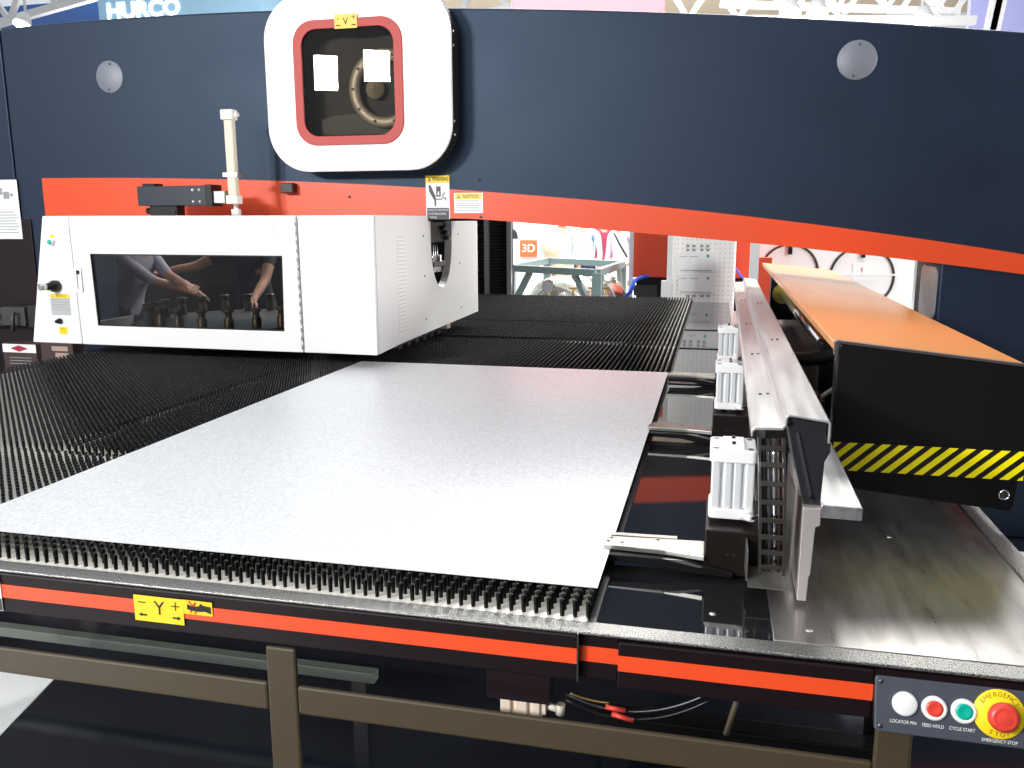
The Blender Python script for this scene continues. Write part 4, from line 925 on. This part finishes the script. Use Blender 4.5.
# ------------------------------------------------------------ behind the table
ZT_ = 1.1
c00, c10, c11, c01 = atZ(511, 268, ZT_), atZ(597, 273, ZT_), atZ(630, 261.5, ZT_), atZ(560, 258.5, ZT_)
c11 = c10+(c11-c10).normalized()*1.75; c01 = c00+(c11-c10)
sd_ = thing('steel_stand', ((c00.x+c10.x)/2, (c00.y+c11.y)/2, 0), 'grey green welded steel stand with angled braces behind the brush table', 'stand')
rail_ = MB()
for a, b in ((c00, c10), (c10, c11), (c11, c01), (c01, c00)): rail_.bar(a, b, .035, .035)
rail_.build('top_frame', STANDG, sd_)
for c in (c00, c10, c11, c01): MB().box(c.x-.045, c.x+.045, c.y-.045, c.y+.045, 0, ZT_).build('leg', STANDG, sd_)
for a, b in ((c00, c10), (c10, c00), (c10, c11), (c11, c10)):
    e_ = (b-a).normalized(); MB().bar(a-Vector((0, 0, .40))+e_*.03, a+e_*.30-Vector((0, 0, .03)), .022, .03).build('brace', STANDG, sd_)
tk = thing('storage_tank', (-1.45, 10.1, .2), 'shiny stainless tank with a pressure gauge lying under the grey stand', 'tank')
tcen = atY(572, 330, 9.55); ax = Vector((.42, 1, 0)).normalized()
prof = [(0, -.20)]+[(.43*math.sin(R(a)), -.20*math.cos(R(a))) for a in range(10, 91, 10)]+[(.43, .3), (.45, .3), (.45, .35), (.43, .35), (.43, .7), (.45, .7), (.45, .75), (.43, .75), (.32, .88), (0, .92)]
tc_ = Vector((tcen.x-.04, 8.95, .60))
MB().lathe(prof, tc_, ax, 40).build('tank_shell', TANK, tk)
for s in (.12, .6):
    p = tc_+ax*s; MB().box(p.x-.35, p.x+.35, p.y-.05, p.y+.05, 0, .30).build('saddle', DSTEEL, tk)
gq = atY(548, 286, 8.62)
ga = MB().lathe([(0, .02), (.058, .02), (.066, .03), (.07, .0), (.0, 0)], gq, (0.1, -1, 0), 24).build('gauge', CHROME, tk)
MB().lathe([(0, .023), (.056, .022)], gq, (.1, -1, 0), 24).build('dial', PAPER, ga)
MB().cyl((gq.x, 8.64, .7), (gq.x, 8.64, gq.z-.05), .012, 8).build('gauge_pipe', COPPER, tk)
for px in (573, 592, 606):
    p = atY(px, 293, 8.6); MB().cyl((p.x, 8.6, .70), (p.x, 8.6, p.z+.05), .012, 8).build('valve_stem', COPPER, tk); MB().bar((p.x-.04, 8.6, p.z+.05), (p.x+.04, 8.6, p.z+.05), .012, .01).build('valve_handle', COPPER, tk)
MB().bar(atY(548, 297, 8.59), atY(608, 297, 8.59), .015, .015).build('manifold', STEEL, tk)
# red machine cabinet
yr = 9.0
p0, p1 = atY(632.5, 225, yr), atY(668, 277.5, yr)
rc = thing('red_cabinet', ((p0.x+p1.x)/2, 9.3, 0), 'plain red machine cabinet above a black plinth behind the table', 'cabinet')
MB().box(p0.x, p1.x+.9, yr, yr+.55, p1.z, 2.2).build('red_panel', RED, rc, .01)
MB().box(p0.x+.05, p1.x+.9, yr+.03, yr+.55, 0, p1.z-.001).build('plinth', BLACK, rc)
q = atY(647, 291, yr+.02); MB().box(q.x-.14, q.x+.10, yr+.018, yr+.03, q.z-.05, q.z+.06).build('socket_plate', GR, rc)
q = atY(631.5, 250, yr-.1); 
wp_ = MB().box(q.x-.022, q.x+.018, yr-.1, yr-.06, 0, 2.1)
tag(wp_.build('white_post', WHITE), 'slim white post at the left edge of the red cabinet', 'post')
tag(MB().tube([atY(623, 300, 8.8), atY(631, 291, 8.8), atY(635, 280, 8.82), atY(643, 277, 8.9), atY(648, 276.5, 8.96)], .02).build('blue_hose', BLUEH), 'bright blue hose curving under the red cabinet', 'hose')
# white lattice rack
yl = 8.6
p0, p1 = atY(672, 235, yl), atY(734, 300, yl)
lr = thing('white_rack', ((p0.x+p1.x)/2, 8.9, 0), 'tall white perforated rack with printed sheets behind the far table edge', 'rack')
PERF = dots('perforated_rack_steel', (.92, .92, .90), (.74, .74, .72), .045, .045, .2)
MB().box(p0.x, p1.x, yl, yl+.36, 0, 2.2).build('rack_body', PERF, lr, .02)
for a, b, z in ((676, 716, 262), (678, 714, 284)):
    pa, pb = atY(a, z-10, yl-.01), atY(b, z+10, yl-.01)
    s_ = MB().box(pa.x, pb.x, yl-.006, yl-.001, pb.z, pa.z).build('printed_sheet', PAPER, lr)
    decal(MB(), ((pa.x+pb.x)/2, yl-.0065, (pa.z+pb.z)/2), UX, UZ, [rect(-.16, -.09, .05, .056), rect(-.06, .02, .05, .056), rect(-.15, .15, -.085, -.078)], .0005).build('text_line', GREYTXT, s_)
    decal(MB(), ((pa.x+pb.x)/2, yl-.0065, (pa.z+pb.z)/2), UX, UZ, [rect(.10, .125, .045, .07)], .0005).build('green_mark', GREENB, s_)
sm_ = MB()
for z in (246, 250, 254, 292, 296):
    for px in (688, 694, 702, 708):
        q = atY(px, z, yl); sm_.box(q.x-.015, q.x+.015, yl-.004, yl-.001, q.z-.012, q.z+.012)
sm_.build('slot_row', GREYTXT, lr)
q0, q1 = atY(667, 300, yl-.15), atY(671.5, 300, yl-.15)
wp2 = MB().box(q0.x-.01, q1.x, yl-.15, yl-.08, 0, 2.1); wp2.box(q0.x-.06, q1.x, yl-.16, yl-.07, .86, 1.02)
tag(wp2.build('white_post', WHITE), 'white footed post left of the perforated rack', 'post')
tag(MB().tube([atY(735, 268, 8.7), atY(741, 276, 8.8), atY(747, 282, 8.9)], .012).build('blue_hose', mat('violet_hose', (.12, .12, .6), .4)), 'thin violet hose right of the perforated rack', 'hose')
q0, q1 = atY(748, 300, 7.6), atY(757, 300, 7.6)
tag(MB().box(q0.x, q1.x, 7.6, 7.68, 0, 2.0).build('white_post', WHITE), 'white post at the far end of the carriage rail', 'post')
rp0, rp1 = atY(757, 262, 8.2), atY(772, 262, 8.2)
tag(MB().box(rp0.x, rp1.x, 8.2, 8.3, .0, 1.26).build('red_cover', RED), 'small red guard plate at the far end of the orange lid', 'guard plate')
# white cabinet with round holes behind the orange lid
yw = 9.6
wa, wb = atY(772, 250, yw), atY(912, 300, yw)
wc = thing('white_cabinet', ((wa.x+wb.x)/2, yw+.5, 0), 'white machine cabinet with two dark ring outlines behind the orange lid', 'cabinet')
MB().box(wa.x-.2, wb.x, yw, yw+.9, 0, 2.0).build('cabinet_body', WHITE, wc, .01)
for cx, cy, r in ((789, 272, 26), (861.5, 277, 28)):
    q = atY(cx, cy, yw); rr = r*9.6/852*1.03
    rg = MB().lathe([(rr-.022, -.002), (rr-.022, .012), (rr, .012), (rr, -.002)], (q.x, yw-.001, q.z), (0, -1, 0), 48).build('ring_seal', mat('olive_rubber', (.02, .022, .008), .5), wc)
    MB().box(q.x-.02, q.x+.02, yw-.03, yw-.0005, q.z+rr*.62, q.z+rr-.01).build('latch', BLACKP, wc)
q = atY(861.5, 272, yw); MB().box(q.x-.09, q.x+.09, yw-.008, yw-.0005, q.z-.09, q.z+.09).build('label_plate', PAPER, wc)
text_mesh([('!', 0, 0, .09)], (q.x, yw-.0085, q.z), UX, UZ).build('lettering', REDB, wc)
MB().box(q.x-.9, q.x+.36, yw-.02, yw-.009, q.z-.035, q.z-.015).build('trim_bar', WHITE, wc)
# booth counter with orange sign
ct = thing('booth_counter', (-2.6, 13, 0), 'white booth counter with an orange sign seen under the bridge', 'counter')
p0, p1 = atY(490, 240, 13), atY(545, 258, 13)
MB().box(p0.x-1, p1.x, 13, 13.7, 0, p0.z).build('counter_body', WHITE, ct, .02)
p0, p1 = atY(520, 240, 12.98), atY(537, 257, 12.98)
sg = MB().box(p0.x, p1.x, 12.975, 12.998, p1.z, p0.z).build('sign_panel', mat('orange_sign', (.85, .13, .04), .5), ct)
text_mesh([('3D', 0, 0, .12)], ((p0.x+p1.x)/2, 12.974, (p0.z+p1.z)/2), UX, UZ).build('lettering', PAPER, sg)
struct(MB().box(-9, -.7, 15.6, 15.7, 0, 2.4).build('wall_booth', mat('white_booth_wall', (.9, .9, .9), .6)))
# visitors
WS = mat('white_cloth', (.80, .78, .78), .8); BS = mat('light_blue_cloth', (.45, .60, .78), .8); MS = mat('maroon_cloth', (.30, .03, .06), .8); LS = mat('lilac_cloth', (.72, .66, .80), .8)
BEIGE = mat('beige_cloth', (.62, .54, .40), .8); NAVYP = mat('navy_trousers', (.03, .035, .08), .8)
def at(px, Y): p = atY(px, 240, Y); return Vector((p.x, Y, 0))
person('person', at(504, 15), R(0), 'person in dark clothing far away at the booth counter', DARKCL, DARKCL)
person('person', at(562, 12.5), R(25), 'person in a white coat with a beige bag under the bridge', WS, BEIGE)
person('person', at(585, 12.9), R(-10), 'person in a light blue shirt and navy trousers under the bridge', BS, NAVYP)
person('person', at(604, 13.6), R(10), 'person in a maroon top behind the other visitors', MS, WS, lean=0)
lilac = person('person', at(622, 12.4), R(-30), 'person in a lilac jacket with a dark strap near the red cabinet', LS, WS)
q = at(548, 12.25)
tag(MB().lathe([(0, -.17), (.10, -.16), (.14, -.06), (.12, .07), (.07, .13), (0, .14)], (q.x+.06, 12.2, 1.24), UZ, 20).build('shoulder_bag', BEIGE), 'beige shoulder bag hanging by the person in the white coat', 'bag')
iv = (Matrix.Translation(lilac.location)@Matrix.Rotation(R(-30), 4, 'Z')).inverted()
MB().tube([iv@atY(614, 233, 12.25), iv@atY(620, 245, 12.2), iv@atY(627, 257, 12.25)], .015).build('bag_strap', DARKCL, lilac)

# ------------------------------------------------------------ hall above the bridge
hs = thing('hanging_sign', (-10.5, 15, 5.2), 'pale blue hanging sign with white lettering above the left of the bridge', 'sign')
p0, p1 = atY(95, -30, 15), atY(262, 24, 15)
bd = MB().box(p0.x, p1.x, 15, 15.8, p1.z-.3, p0.z).build('sign_box', mat('sky_blue_panel', (.36, .62, .82), .5), hs)
q0, q1 = atY(108, 12, 14.98), atY(178, 12, 14.98)
text_mesh([('HURCO', (q1.x-q0.x)/2, 0, .27, 0, 1.15, .012)], (q0.x, 14.985, q0.z), UX, UZ).build('lettering', mat('emissive_white_letter', (1, 1, 1), .5, emit=3), hs)  # emission on the letters makes them read brighter
p0, p1 = atY(511.5, -40, 14), atY(664, 40, 14)
pk = thing('hanging_banner', ((p0.x+p1.x)/2, 14.1, p1.z), 'pale pink hanging banner above the middle of the bridge', 'banner')
MB().box(p0.x, p1.x, 14, 14.12, p1.z, p0.z).build('banner_panel', mat('pink_panel', (.80, .12, .15), .6), pk)
MB().cyl((p0.x, 14.06, p0.z), (p1.x, 14.06, p0.z), .05, 10).build('hanging_bar', STEEL, pk)
BLUER = mat('blue_roof_panel', (.04, .16, .52), .6); CREAM = mat('cream_roof_panel', (.72, .62, .46), .7); LILAC = mat('periwinkle_panel', (.46, .48, .86), .6)
TRW = mat('white_truss_paint', (.85, .86, .86), .5)
struct(MB().box(-26, -11, 26, 34, 8.6, 8.8).build('ceiling_blue', BLUER)); struct(MB().box(-10.8, 9, 24, 34, 8.6, 8.8).build('ceiling_cream', CREAM))
def truss(a, b, label, h=.9, n=10):
    a, b = Vector(a), Vector(b); t = thing('roof_truss', (a+b)/2, label, 'truss', 'white roof trusses in the hall')
    ch_ = MB().bar(a, b, .09, .09); ch_.build('chord', TRW, t); MB().bar(a+Vector((0, 0, h)), b+Vector((0, 0, h)), .09, .09).build('chord', TRW, t)
    for i in range(n):
        p, q_ = a.lerp(b, i/n), a.lerp(b, (i+1)/n)
        MB().bar(p if i % 2 else p+Vector((0, 0, h)), q_+Vector((0, 0, h)) if i % 2 else q_, .06, .06).build('diagonal', TRW, t)
A = atY(-60, 40, 20); B_ = atY(110, 5, 20); truss((A.x, 20, A.z), (B_.x, 20, B_.z+.3), 'white lattice roof truss at the far upper left', 1.1, 7)
A = atY(425, 22, 20); B_ = atY(512, 10, 20); truss((A.x-1.2, 20, A.z-.2), (B_.x+.6, 20, B_.z+.1), 'white roof truss between the white cover and the pink banner', .8, 6)
A = atY(664, 20, 22); B_ = atY(975, 30, 22); truss((A.x, 22, A.z), (B_.x, 22, B_.z+.2), 'long white roof truss above the right half of the bridge', .9, 12)
A = atY(720, 4, 26); B_ = atY(960, 12, 26); truss((A.x, 26, A.z), (B_.x, 26, B_.z), 'farther white roof truss beyond the right half of the bridge', .9, 10)
A = atY(985, 70, 18); B_ = atY(1005, -20, 18); truss((A.x, 18, A.z), (B_.x, 18, B_.z), 'steep white truss at the far upper right', .6, 6)
p0, p1 = atY(975, -40, 24), atY(1075, 60, 24)
tag(MB().box(p0.x, p1.x, 24, 24.3, p1.z, p0.z).build('periwinkle_panel', LILAC), 'periwinkle blue panel hanging at the far upper right', 'panel')
for px, py, Y, lbl in ((22, 25, 18, 'lit spotlight at the far upper left, over the blue roof end of the bridge'), (790, 14, 18, 'lit spotlight over the bridge, first of the right pair'), (817, 14, 18, 'lit spotlight over the bridge, second of the right pair'), (923, 22, 18, 'greenish lit spotlight at the upper right above the bridge')):
    q = atY(px, py, Y); t = thing('spotlight', q, lbl, 'lamp')
    MB().lathe([(.0, .30), (.12, .28), (.18, .1), (.2, 0)], q, (0, .5, .9), 20).build('lamp_housing', TRW, t)
    MB().lathe([(0, 0), (.19, -.002)], q, (0, .5, .9), 20).build('lamp_lens', mat('lit_lens', (1, 1, .92), .5, emit=12), t)
    MB().cyl(q+Vector((0, .15, .25)), q+Vector((0, .15, 1.5)), .03, 8).build('bracket', TRW, t)
